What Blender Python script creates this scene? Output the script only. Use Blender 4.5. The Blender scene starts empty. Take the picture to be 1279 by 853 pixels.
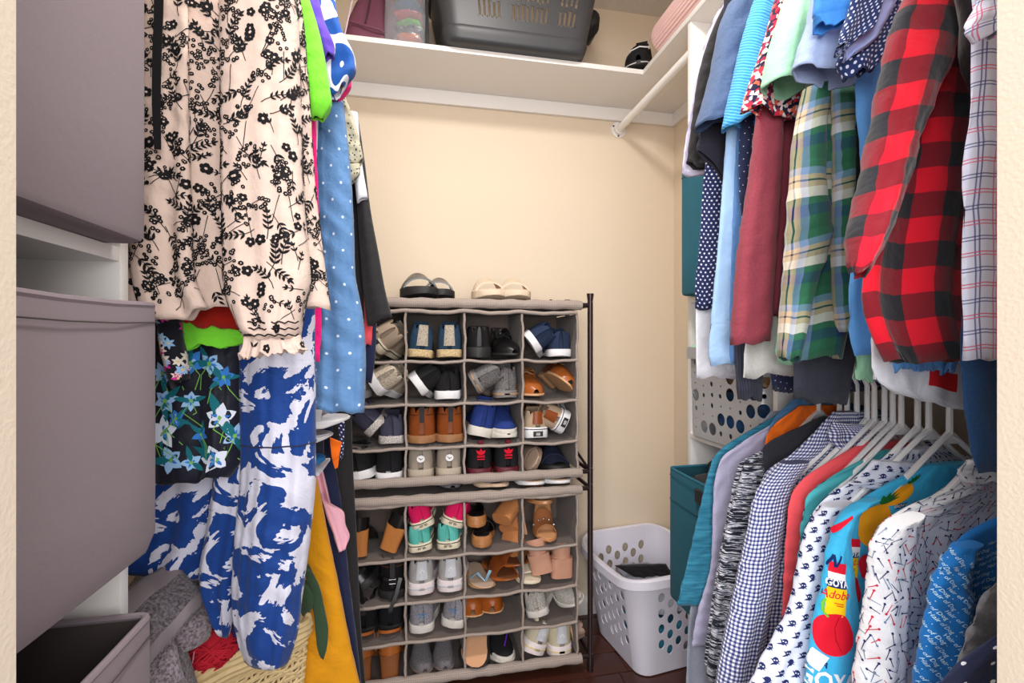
import bpy, bmesh, math, random
import numpy as np
from mathutils import Vector, Matrix, Euler
PI = math.pi
SC = bpy.context.scene
COL = SC.collection
# ---------------------------------------------------------------- camera
F, CX, CY = 600.0, 639.5, 426.0
CAM = np.array([0.0, 0.0, 1.25])
YAW = math.atan(0.2)
SA, CA = math.sin(YAW), math.cos(YAW)
cam = bpy.data.objects.new('camera', bpy.data.cameras.new('camera'))
COL.objects.link(cam)
cam.location = CAM
cam.rotation_euler = (PI / 2, 0, -YAW)
cam.data.sensor_width = 36
cam.data.lens = F / 1279 * 36
cam.data.clip_start = 0.02
SC.camera = cam
# ---------------------------------------------------------------- light
world = bpy.data.worlds.new('world'); SC.world = world
world.use_nodes = True
world.node_tree.nodes['Background'].inputs[0].default_value = (1.0, 0.97, 0.95, 1)
world.node_tree.nodes['Background'].inputs[1].default_value = 1.2

def area_light(name, loc, target, size, power, color=(1, 1, 1), shape='DISK', size_y=None):
    l = bpy.data.lights.new(name, 'AREA'); l.energy = power; l.color = color; l.size = size; l.shape = shape
    if size_y: l.size_y = size_y
    o = bpy.data.objects.new(name, l); COL.objects.link(o); o.location = loc
    o.rotation_euler = (Vector(target) - Vector(loc)).to_track_quat('-Z', 'Y').to_euler()
    return o
area_light('closet_ceiling_light', (0.22, 0.80, 2.75), (0.22, 0.80, 0), 0.34, 21, (1.0, 0.96, 0.92))
area_light('rear_fill_light', (-0.15, -1.35, 1.65), (0.25, 1.2, 1.1), 2.3, 92, (1.0, 0.99, 0.99), 'RECTANGLE', 1.5)  # added fill light behind the camera, brightens clothes through the doorway; not a window
SC.view_settings.view_transform = 'Standard'
SC.view_settings.look = 'None'
SC.view_settings.exposure = 0.2
SC.view_settings.gamma = 1.0
SC.view_settings.use_curve_mapping = False
try:
    SC.cycles.max_bounces = 8
    SC.cycles.diffuse_bounces = 5
except Exception:
    pass

# ---------------------------------------------------------------- pixel -> world at a real depth
def ray(u, v):
    r = (u - CX) / F
    return np.array([SA + CA * r, CA - SA * r, (CY - v) / F])
def onY(u, v, y, k=0.0, xr=0.0):
    d = ray(u, v); t = (y - k * xr) / (d[1] - k * d[0]); return CAM + d * t
def onX(u, v, x):
    d = ray(u, v); return CAM + d * (x / d[0])
def onZ(u, v, z):
    d = ray(u, v); return CAM + d * ((z - CAM[2]) / d[2])

# ---------------------------------------------------------------- tiny node-expression helper
class E:
    def __init__(s, nt, sock): s.nt, s.s = nt, sock
    def _m(s, op, *a):
        n = s.nt.nodes.new('ShaderNodeMath'); n.operation = op
        for i, x in enumerate((s,) + a):
            if isinstance(x, E): s.nt.links.new(x.s, n.inputs[i])
            else: n.inputs[i].default_value = float(x)
        return E(s.nt, n.outputs[0])
    def __add__(s, o): return s._m('ADD', o)
    def __sub__(s, o): return s._m('SUBTRACT', o)
    def __mul__(s, o): return s._m('MULTIPLY', o)
    def __truediv__(s, o): return s._m('DIVIDE', o)
    __radd__ = __add__; __rmul__ = __mul__
    def fract(s): return s._m('FRACT')
    def abs(s): return s._m('ABSOLUTE')
    def lt(s, o): return s._m('LESS_THAN', o)
    def gt(s, o): return s._m('GREATER_THAN', o)
    def mx(s, o): return s._m('MAXIMUM', o)
    def mn(s, o): return s._m('MINIMUM', o)
    def floor(s): return s._m('FLOOR')
    def mod(s, o): return s._m('FLOORED_MODULO', o)
    def pw(s, o): return s._m('POWER', o)
    def sin(s): return s._m('SINE')

def c4(c): return (c[0], c[1], c[2], 1.0)
def srgb(r, g, b):
    f = lambda x: (x / 255 / 12.92) if x <= 10 else ((x / 255 + 0.055) / 1.055) ** 2.4
    return (f(r), f(g), f(b))
S_ = srgb

class NT:
    """a material under construction"""
    def __init__(s, name):
        s.m = bpy.data.materials.new(name); s.m.use_nodes = True
        s.nt = s.m.node_tree; s.b = s.nt.nodes['Principled BSDF']
        s._uv = None; s._ob = None
    def n(s, t): return s.nt.nodes.new(t)
    def uv(s):
        if s._uv is None:
            t = s.n('ShaderNodeTexCoord'); x = s.n('ShaderNodeSeparateXYZ'); s.nt.links.new(t.outputs['UV'], x.inputs[0])
            s._uv = (E(s.nt, x.outputs[0]), E(s.nt, x.outputs[1]), t.outputs['UV'])
        return s._uv
    def obj(s):
        if s._ob is None: s._ob = s.n('ShaderNodeTexCoord').outputs['Object']
        return s._ob
    def noise(s, vec, scale, detail=2.0, rough=0.5, scl=None, dist=0.0):
        if scl is not None:
            mp = s.n('ShaderNodeMapping'); s.nt.links.new(vec, mp.inputs[0]); mp.inputs['Scale'].default_value = scl; vec = mp.outputs[0]
        t = s.n('ShaderNodeTexNoise'); s.nt.links.new(vec, t.inputs['Vector'])
        t.inputs['Scale'].default_value = scale; t.inputs['Detail'].default_value = detail; t.inputs['Roughness'].default_value = rough
        t.inputs['Distortion'].default_value = dist
        return E(s.nt, t.outputs[0])
    def mix(s, fac, a, b):
        n = s.n('ShaderNodeMix'); n.data_type = 'RGBA'
        for sock, x in ((n.inputs[0], fac), (n.inputs[6], a), (n.inputs[7], b)):
            if isinstance(x, E): s.nt.links.new(x.s, sock)
            elif isinstance(x, (tuple, list)): sock.default_value = c4(x)
            elif isinstance(x, (int, float)): sock.default_value = x
            else: s.nt.links.new(x, sock)
        return n.outputs[2]
    def ramp(s, fac, stops, const=True):
        n = s.n('ShaderNodeValToRGB'); cr = n.color_ramp
        cr.interpolation = 'CONSTANT' if const else 'LINEAR'
        while len(cr.elements) < len(stops): cr.elements.new(0.5)
        for e, (p, c) in zip(cr.elements, stops): e.position = p; e.color = c4(c)
        s.nt.links.new(fac.s, n.inputs[0]); return n.outputs[0]
    def color(s, c):
        if isinstance(c, (tuple, list)): s.b.inputs['Base Color'].default_value = c4(c)
        else: s.nt.links.new(c, s.b.inputs['Base Color'])
    def bump(s, h, strength=0.3, dist=0.002):
        n = s.n('ShaderNodeBump'); n.inputs['Strength'].default_value = strength; n.inputs['Distance'].default_value = dist
        s.nt.links.new(h.s, n.inputs['Height']); s.nt.links.new(n.outputs[0], s.b.inputs['Normal'])
    def set(s, **k):
        for a, v in k.items(): s.b.inputs[a.replace('_', ' ')].default_value = v
        return s

_mats = {}
def solid(name, c, rough=0.6, metal=0.0, bump=0.0, bscale=200, spec=0.5, coat=0.0, var=0.0):
    if name in _mats: return _mats[name]
    t = NT(name); t.set(Roughness=rough, Metallic=metal)
    t.b.inputs['Specular IOR Level'].default_value = spec
    t.b.inputs['Coat Weight'].default_value = coat
    if var > 0:
        nz = t.noise(t.obj(), 35, 3, .6)
        t.color(t.mix(nz, tuple(x * (1 - var) for x in c), tuple(min(1, x * (1 + var)) for x in c)))
    else: t.color(c)
    if bump > 0: t.bump(t.noise(t.obj(), bscale, 3), bump, 0.001)
    _mats[name] = t.m; return t.m

def fabric(name, col, rough=0.88, weave=900, wb=0.25, pat=None, sheen=0.12, heather=0.0, hscale=260, var=0.06, wrinkle=.35):
    """woven or knitted cloth; pat(t, u, v) may return the colour socket"""
    if name in _mats: return _mats[name]
    t = NT(name); t.set(Roughness=rough); t.b.inputs['Specular IOR Level'].default_value = 0.25
    t.b.inputs['Sheen Weight'].default_value = sheen
    u, v, uvs = t.uv()
    c = pat(t, u, v) if pat else col
    if heather > 0:
        h = t.noise(uvs, hscale, 3, .7)
        base = c if not isinstance(c, tuple) else c
        if isinstance(c, tuple):
            c = t.mix(h, tuple(max(0, x * (1 - heather)) for x in c), tuple(min(1, x * (1 + heather) + .02 * heather) for x in c))
    elif var > 0 and isinstance(c, tuple):
        h = t.noise(uvs, 60, 2)
        c = t.mix(h, tuple(x * (1 - var) for x in c), tuple(min(1, x * (1 + var)) for x in c))
    t.color(c)
    wv = ((u * (weave * 4.0)).sin() + (v * (weave * 4.0)).sin()) * 0.22 + t.noise(uvs, 160, 2) * 0.7
    nb = t.n('ShaderNodeBump'); nb.inputs['Strength'].default_value = wrinkle; nb.inputs['Distance'].default_value = .012
    t.nt.links.new((t.noise(uvs, 22, 3, .55, None, .8) * .7 + t.noise(uvs, 70, 2, .5) * .3).s, nb.inputs['Height'])
    t.bump(wv, wb, 0.0009); [l for l in [t.nt.links.new(nb.outputs[0], n.inputs['Normal']) for n in t.nt.nodes if n.type == 'BUMP' and n != nb]]
    _mats[name] = t.m; return t.m

# ---------------------------------------------------------------- object helpers
def link(o, parent=None):
    COL.objects.link(o)
    if parent is not None: o.parent = parent
    return o
def tag(o, label=None, cat=None, group=None, kind=None):
    if label: o['label'] = label
    if cat: o['category'] = cat
    if group: o['group'] = group
    if kind: o['kind'] = kind
    return o
def thing(name, label, cat, loc=(0, 0, 0), rot=(0, 0, 0), group=None):
    o = bpy.data.objects.new(name, None); COL.objects.link(o)
    o.location = loc; o.rotation_euler = rot; o.empty_display_size = 0.02
    return tag(o, label, cat, group)
def dup(root, loc, rot=None, label=None, group=None):
    r = root.copy(); COL.objects.link(r); r.location = loc
    if rot is not None: r.rotation_euler = rot
    if label: r['label'] = label
    if group: r['group'] = group
    for ch in list(root.children):
        c = ch.copy(); COL.objects.link(c); c.parent = r
        for g in list(ch.children):
            d = g.copy(); COL.objects.link(d); d.parent = c
    return r

class MB:
    """mesh builder: many shapes into ONE object"""
    def __init__(s): s.v = []; s.f = []; s.mi = []; s.cur = 0
    def add(s, vs, fs):
        o = len(s.v); s.v += [tuple(map(float, p)) for p in vs]
        for f in fs: s.f.append(tuple(i + o for i in f)); s.mi.append(s.cur)
    def grid(s, P, cu=False, cv=False):
        P = np.asarray(P, float); nr, nc = P.shape[:2]; fs = []
        for i in range(nr if cv else nr - 1):
            for j in range(nc if cu else nc - 1):
                a = i * nc + j; b = i * nc + (j + 1) % nc; c = ((i + 1) % nr) * nc + (j + 1) % nc; d = ((i + 1) % nr) * nc + j
                fs.append((a, b, c, d))
        s.add(P.reshape(-1, 3), fs)
    def loft(s, rings, cap=True):
        P = np.asarray(rings, float); s_off = len(s.v); s.grid(P, cu=True)
        if cap:
            n = P.shape[1]; m = P.shape[0]
            s.f.append(tuple(s_off + j for j in range(n))[::-1]); s.mi.append(s.cur)
            s.f.append(tuple(s_off + (m - 1) * n + j for j in range(n))); s.mi.append(s.cur)
    def box(s, lo, hi, ch=0.0, M=None):
        lo = np.array(lo, float); hi = np.array(hi, float); c = (lo + hi) / 2; h = (hi - lo) / 2
        if ch <= 0:
            vs = [c + h * np.array(k) for k in ((-1, -1, -1), (1, -1, -1), (1, 1, -1), (-1, 1, -1), (-1, -1, 1), (1, -1, 1), (1, 1, 1), (-1, 1, 1))]
            fs = [(3, 2, 1, 0), (4, 5, 6, 7), (0, 1, 5, 4), (1, 2, 6, 5), (2, 3, 7, 6), (3, 0, 4, 7)]
        else:
            bm = bmesh.new(); bmesh.ops.create_cube(bm, size=2)
            for q in bm.verts: q.co = Vector(c + h * np.array(q.co))
            bmesh.ops.bevel(bm, geom=bm.edges[:], offset=min(ch, min(h) * 0.95), segments=2, affect='EDGES', profile=0.6)
            bm.verts.index_update()
            vs = [tuple(q.co) for q in bm.verts]; fs = [tuple(q.index for q in f.verts) for f in bm.faces]; bm.free()
        if M is not None: vs = [tuple(M @ Vector(p)) for p in vs]
        s.add(vs, fs)
    def tube(s, pts, r, n=8, closed=False, flat=1.0):
        P = np.asarray(pts, float); m = len(P); rr = np.broadcast_to(np.asarray(r, float), (m,))
        T = np.zeros_like(P)
        for i in range(m):
            a = P[(i - 1) % m] if (closed or i > 0) else P[i]; b = P[(i + 1) % m] if (closed or i < m - 1) else P[i]
            d = b - a; T[i] = d / (np.linalg.norm(d) + 1e-9)
        ref = np.array([0, 0, 1.0]) if abs(T[0][2]) < 0.9 else np.array([1.0, 0, 0])
        N = np.cross(T[0], ref); N /= np.linalg.norm(N); rings = []
        for i in range(m):
            N = N - T[i] * N.dot(T[i]); N /= np.linalg.norm(N) + 1e-9; B = np.cross(T[i], N)
            rings.append([P[i] + rr[i] * (math.cos(2 * PI * k / n) * N + flat * math.sin(2 * PI * k / n) * B) for k in range(n)])
        if closed: s.grid(rings, cu=True, cv=True)
        else: s.loft(rings)
    def lathe(s, prof, c=(0, 0, 0), n=20):
        s.loft([[(c[0] + r * math.cos(2 * PI * k / n), c[1] + r * math.sin(2 * PI * k / n), c[2] + z) for k in range(n)] for r, z in prof])
    def strip(s, pts, wdir, w, th):
        """band along pts, width along wdir, rectangular section"""
        P = np.asarray(pts, float); m = len(P); wd = np.asarray(wdir, float); rings = []
        W = np.broadcast_to(np.asarray(w, float), (m,))
        for i in range(m):
            t = P[min(i + 1, m - 1)] - P[max(i - 1, 0)]; t /= np.linalg.norm(t) + 1e-9
            d = wd if wd.ndim == 1 else wd[i]
            d = d - t * d.dot(t); d /= np.linalg.norm(d) + 1e-9; n = np.cross(t, d)
            rings.append([P[i] - d * W[i] / 2 - n * th / 2, P[i] + d * W[i] / 2 - n * th / 2, P[i] + d * W[i] / 2 + n * th / 2, P[i] - d * W[i] / 2 + n * th / 2])
        s.loft(rings)
    def build(s, name, mats, parent=None, smooth=30, fixn=True, weld=False):
        me = bpy.data.meshes.new(name); me.from_pydata(s.v, [], s.f)
        if weld:
            bm = bmesh.new(); bm.from_mesh(me); bmesh.ops.remove_doubles(bm, verts=bm.verts, dist=2e-5); bm.to_mesh(me); bm.free(); fixn = False
        for m in (mats if isinstance(mats, (list, tuple)) else [mats]): me.materials.append(m)
        if any(s.mi): me.polygons.foreach_set('material_index', s.mi)
        if fixn:
            bm = bmesh.new(); bm.from_mesh(me); bmesh.ops.recalc_face_normals(bm, faces=bm.faces); bm.to_mesh(me); bm.free()
        if smooth:
            me.polygons.foreach_set('use_smooth', [True] * len(me.polygons))
            me.set_sharp_from_angle(angle=math.radians(smooth))
        me.update()
        return link(bpy.data.objects.new(name, me), parent)

def bx(name, lo, hi, mat, parent=None, ch=0.0):
    m = MB(); m.box(lo, hi, ch); return m.build(name, mat, parent)
def catmull(P, x, xn):
    """cubic through P at x, evaluated at xn (tangents limited)"""
    P = np.asarray(P, float); x = np.asarray(x, float)
    if len(P) < 3: return np.stack([np.interp(xn, x, P[:, c]) for c in range(P.shape[1])], 1)
    d = np.diff(P, axis=0) / np.diff(x)[:, None]
    m = np.zeros_like(P); m[0] = d[0]; m[-1] = d[-1]
    h = np.diff(x)
    w = (h[1:] / (h[1:] + h[:-1]))[:, None]
    m[1:-1] = d[:-1] * w + d[1:] * (1 - w)
    lim = 2.2 * np.minimum(abs(d[:-1]), abs(d[1:])); same = d[:-1] * d[1:] > 0
    m[1:-1] = np.where(same, np.clip(m[1:-1], -lim, lim), 0)
    i = np.clip(np.searchsorted(x, xn, side='right') - 1, 0, len(x) - 2)
    hh = (x[i + 1] - x[i]); t = ((xn - x[i]) / hh)[:, None]; hh = hh[:, None]
    return (2 * t**3 - 3 * t**2 + 1) * P[i] + (t**3 - 2 * t**2 + t) * hh * m[i] + (-2 * t**3 + 3 * t**2) * P[i + 1] + (t**3 - t**2) * hh * m[i + 1]
# ================================================================ the room
XL, XR, YB, YF, ZC = -0.76, 1.21, 2.10, 0.345, 2.79
def plaster(name, c, sc=130, st=0.25):
    t = NT(name); t.set(Roughness=0.85); t.b.inputs['Specular IOR Level'].default_value = .3
    n = t.noise(t.obj(), sc, 3, .5); t.color(c); t.bump(n, st, 0.004); return t.m
M_wall = plaster('wall_paint', S_(224, 208, 186))
M_jamb = plaster('jamb_paint', S_(206, 192, 175), 260, .12)
M_ceil = plaster('ceiling_texture', S_(225, 218, 208), 90, 0.9)
M_white = solid('white_paint', S_(236, 233, 230), .45, bump=.05, bscale=60)
M_gloss = solid('white_enamel', S_(240, 239, 238), .3)
def struct(name, mb, m): return tag(mb.build(name, m), kind='structure')
def sbox(name, lo, hi, m):
    b = MB(); b.box(lo, hi); return struct(name, b, m)
sbox('wall_back', (XL - .1, YB, 0), (XR + .1, YB + .1, ZC), M_wall)
sbox('wall_left', (XL - .1, YF, 0), (XL, YB, ZC), M_wall)
sbox('wall_right', (XR, YF, 0), (XR + .1, YB, ZC), M_wall)
sbox('ceiling', (XL - .1, YF - .12, ZC), (XR + .1, YB + .1, ZC + .1), M_ceil)
wf = MB(); JL, JR = -0.238, 0.523
wf.box((XL - .1, YF - .12, 0), (JL, YF, ZC)); wf.box((JR, YF - .12, 0), (XR + .1, YF, ZC)); wf.box((JL, YF - .12, 2.2), (JR, YF, ZC))
struct('wall_front', wf, M_jamb)
# floor: dark planks laid one by one
t = NT('dark_wood_floor'); t.set(Roughness=0.28)
g = t.noise(t.obj(), 18, 5, .6, (1, 14, 1)); g2 = t.noise(t.obj(), 5, 2)
t.color(t.mix(g * 0.7 + g2 * 0.3, S_(34, 17, 14), S_(92, 50, 38))); t.bump(g, .12, .001); M_floor = t.m
fb = MB(); fb.box((XL - .1, -1.6, -.08), (XR + .1, YB + .1, -.012)); floor = struct('floor', fb, M_floor)
rnd = random.Random(4)
y = -0.1
while y < YB:
    x = XL - rnd.random() * .7
    while x < XR:
        L = .9
        lo, hi = max(x, XL), min(x + L, XR)
        if hi - lo > .03:
            b = MB(); b.box((lo + .001, y + .001, -.012), (hi - .001, min(y + .118, YB) - .001, -.0006 * rnd.random()), .0015)
            b.build('plank', M_floor, floor)
        x += L
    y += .12
def wallbox(name, lo, hi, m):
    b = MB(); b.box(lo, hi, .004); return struct(name, b, m)
wallbox('baseboard_back', (XL, YB - .014, 0), (XR, YB, .09), M_white)
wallbox('baseboard_right', (XR - .014, 1.50, 0), (XR, YB - .014, .09), M_white)
wallbox('baseboard_left', (XL, .76, 0), (XL + .014, YB - .014, .09), M_white)

# ---------------------------------------------------------------- shelf, cleats, rods
ZS = 2.33
sh = thing('closet_shelf', 'white U-shaped closet shelf running high along the walls', 'shelf', (0, 0, 0))
b = MB(); b.box((XL, 1.80, ZS), (XR, YB, ZS + .019), .0015); b.build('back_board', M_white, sh)
b = MB(); b.box((.90, YF, ZS), (XR, 1.80, ZS + .019), .0015); b.build('right_board', M_white, sh)
b = MB(); b.box((XL, YF, ZS), (-.46, 1.80, ZS + .019), .0015); b.build('left_board', M_white, sh)
b = MB(); b.box((XL, YB - .018, ZS - .058), (XR, YB, ZS), .0015); b.build('cleat', M_white, sh)
b = MB(); b.box((XR - .018, YF, ZS - .058), (XR, YB - .018, ZS), .0015); b.build('cleat', M_white, sh)
b = MB(); b.box((XL, YF, ZS - .058), (XL + .018, YB - .018, ZS), .0015); b.build('cleat', M_white, sh)
def rod(label, x, z, y0, y1, flange_end):
    r = thing('closet_rod', label, 'rod', (x, y0, z))
    b = MB(); b.tube([(0, 0, 0), (0, y1 - y0, 0)], .0165, 16); b.build('pole', M_gloss, r)
    if flange_end:
        b = MB()
        for rr, ya, yb in ((.036, y1 - y0 - .006, y1 - y0), (.023, y1 - y0 - .02, y1 - y0 - .006)):
            b.loft([[(rr * math.cos(a), yy, rr * math.sin(a)) for a in np.linspace(0, 2 * PI, 25)[:-1]] for yy in (ya, yb)])
        f = b.build('flange', M_white, r)
        for a in (.5, 2.6, 4.7):
            b = MB(); b.lathe([(.0045, 0), (.004, .002), (.001, .0028)], n=10)
            s = b.build('screw', solid('screw_steel', (.12, .11, .1), .35, 1), f); s.rotation_euler = (PI / 2, 0, 0)
            s.location = (.029 * math.cos(a), y1 - y0 - .006, .029 * math.sin(a))
    return r
rod('empty white rod screwed to the cream back wall under the shelf', .924, 2.235, 1.487, YB, True)
rod('white rod carrying the upper row of shirts', .924, 2.235, YF, 1.07, False)
rod('white rod carrying the lower row of shirts', .924, 1.19, YF, 1.07, False)
rod('white rod carrying the dresses and blouses', -.43, 1.99, .75, YB, False)

# ---------------------------------------------------------------- right shelf tower
tw = thing('shelf_tower', 'white shelf tower holding the teal and perforated bins', 'shelf', (0, 0, 0))
b = MB(); b.box((.907, 1.468, 0), (XR, 1.486, ZS), .0012); b.build('side_panel', M_white, tw)
b = MB(); b.box((.907, 1.072, 0), (XR, 1.088, ZS), .0012); b.build('side_panel', M_white, tw)
for z in (.39, .925, 1.38, 1.86):
    b = MB(); b.box((.905, 1.088, z), (XR, 1.468, z + .018), .0012); b.build('shelf_board', M_white, tw)
# ---------------------------------------------------------------- left shelf tower
lt = thing('shelf_tower', 'white shelf tower holding the grey fabric bins', 'shelf', (0, 0, 0))
b = MB(); b.box((XL, .728, 0), (-.385, .746, ZS), .0012); b.build('side_panel', M_white, lt)
b = MB(); b.box((XL, YF + .004, 0), (-.385, YF + .02, ZS), .0012); b.build('side_panel', M_white, lt)
for z in (.10, .535, .945, 1.356, 1.80):
    b = MB(); b.box((XL, YF + .02, z), (-.386, .728, z + .019), .0012); b.build('shelf_board', M_white, lt)
b = MB(); b.box((XL + .001, YF + .02, .1), (XL + .006, .728, ZS)); b.build('back_panel', M_white, lt)

# ---------------------------------------------------------------- fabric bins
def bin_mat(name, c):
    return fabric(name, c, .95, 5000, .12, heather=.10, hscale=500, sheen=.05, wrinkle=.06)
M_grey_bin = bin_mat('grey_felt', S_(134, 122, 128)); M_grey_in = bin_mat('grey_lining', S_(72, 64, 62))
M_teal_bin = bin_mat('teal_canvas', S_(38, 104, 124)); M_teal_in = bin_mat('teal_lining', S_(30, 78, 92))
def fabric_bin(name, label, x0, x1, y0, y1, z0, z1, m, min_, band=None, cr=.035, sag=.008, open_top=True):
    """soft-sided cube bin with its front towards the closet: face at the x0 or x1 side given by the sign of sag"""
    r = thing(name, label, 'bin', ((x0 + x1) / 2, (y0 + y1) / 2, z0))
    hx, hy, H = (x1 - x0) / 2, (y1 - y0) / 2, z1 - z0
    b = MB()
    def ring(z, inset, rc, bulge=0):
        pts = []
        for cx, cy, a0 in ((hx - inset - rc, hy - inset - rc, 0), (-hx + inset + rc, hy - inset - rc, PI / 2), (-hx + inset + rc, -hy + inset + rc, PI), (hx - inset - rc, -hy + inset + rc, 1.5 * PI)):
            for k in range(5):
                a = a0 + k * PI / 8; pts.append([cx + rc * math.cos(a), cy + rc * math.sin(a), z])
        out = []
        for i in range(20):                     # subdivide the straight runs so that the walls can bow
            p, q = np.array(pts[i]), np.array(pts[(i + 1) % 20]); out.append(p)
            if i % 5 == 4:
                for f in (.25, .5, .75): out.append(p + (q - p) * f)
        o = np.array(out)
        s = np.maximum(0, 1 - (o[:, 1] / hy) ** 2); o[:, 0] += np.sign(o[:, 0]) * bulge * s * (abs(o[:, 0]) > hx * .8)
        return o
    zs = [(0, cr * .75), (cr * .3, cr * .2), (cr, 0)] + [(H * f, 0) for f in (.3, .5, .7, .85, .97, 1)]
    rings = []
    for z, ins in zs:
        q = ring(z, ins, .012, .006 * math.sin(PI * min(1, z / H)))
        if z >= H * .84:
            q[:, 2] -= sag * np.maximum(0, 1 - (q[:, 1] / hy) ** 2) * (z / H) ** 6
        rings.append(q)
    b.loft(rings, cap=False); b.f.append(tuple(range(len(rings[0])))[::-1]); b.mi.append(0)
    body = b.build('body', m, r, 40)
    me = body.data; uvl = me.uv_layers.new(name='UVMap')
    for p in me.polygons:
        for li in p.loop_indices:
            co = me.vertices[me.loops[li].vertex_index].co
            uvl.data[li].uv = (co.x + co.y, co.z)
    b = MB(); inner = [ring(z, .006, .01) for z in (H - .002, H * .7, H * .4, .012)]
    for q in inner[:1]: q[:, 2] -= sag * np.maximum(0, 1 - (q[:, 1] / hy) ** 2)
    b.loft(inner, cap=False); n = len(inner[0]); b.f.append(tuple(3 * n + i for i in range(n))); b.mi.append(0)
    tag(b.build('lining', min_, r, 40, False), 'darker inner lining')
    b = MB(); q = ring(H, .003, .011); q[:, 2] -= sag * np.maximum(0, 1 - (q[:, 1] / hy) ** 2)
    b.tube(q, .0045, 8, closed=True); b.build('rim_binding', m, r)
    b = MB(); q = ring(H - .022, -.0008, .012, .0045); q[:, 2] -= sag * np.maximum(0, 1 - (q[:, 1] / hy) ** 2)
    b.tube(q, .0009, 6, closed=True); b.build('seam', min_, r)
    if band:
        b = MB(); q = ring(H - band, -.0008, .012, .005); b.tube(q, .0012, 6, closed=True); b.build('seam', min_, r)
    return r
fabric_bin('fabric_bin', 'tall grey fabric bin at the top of the left tower, above the white shelf gap', -.69, -.345, .372, .712, 1.376, 1.79, M_grey_bin, M_grey_in, cr=.012, sag=.004)
fabric_bin('fabric_bin', 'grey fabric bin with rounded lower corner, middle of the left tower', -.68, -.337, .368, .722, .966, 1.298, M_grey_bin, M_grey_in, cr=.034, sag=.006)
fabric_bin('fabric_bin', 'open grey fabric bin with dark inside, lowest in the left tower', -.66, -.335, .40, .705, .556, .896, M_grey_bin, M_grey_in, cr=.02, sag=.003)
fabric_bin('fabric_bin', 'teal fabric bin high in the white tower beside the back wall', .86, 1.17, 1.11, 1.452, 1.40, 1.81, M_teal_bin, M_teal_in, cr=.01, sag=.004)
tb = fabric_bin('fabric_bin', 'open teal fabric bin heaped with dark clothes above the white laundry basket', .818, 1.13, 1.10, 1.452, .41, .836, M_teal_bin, M_teal_in, band=.10, cr=.012, sag=.004)
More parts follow.
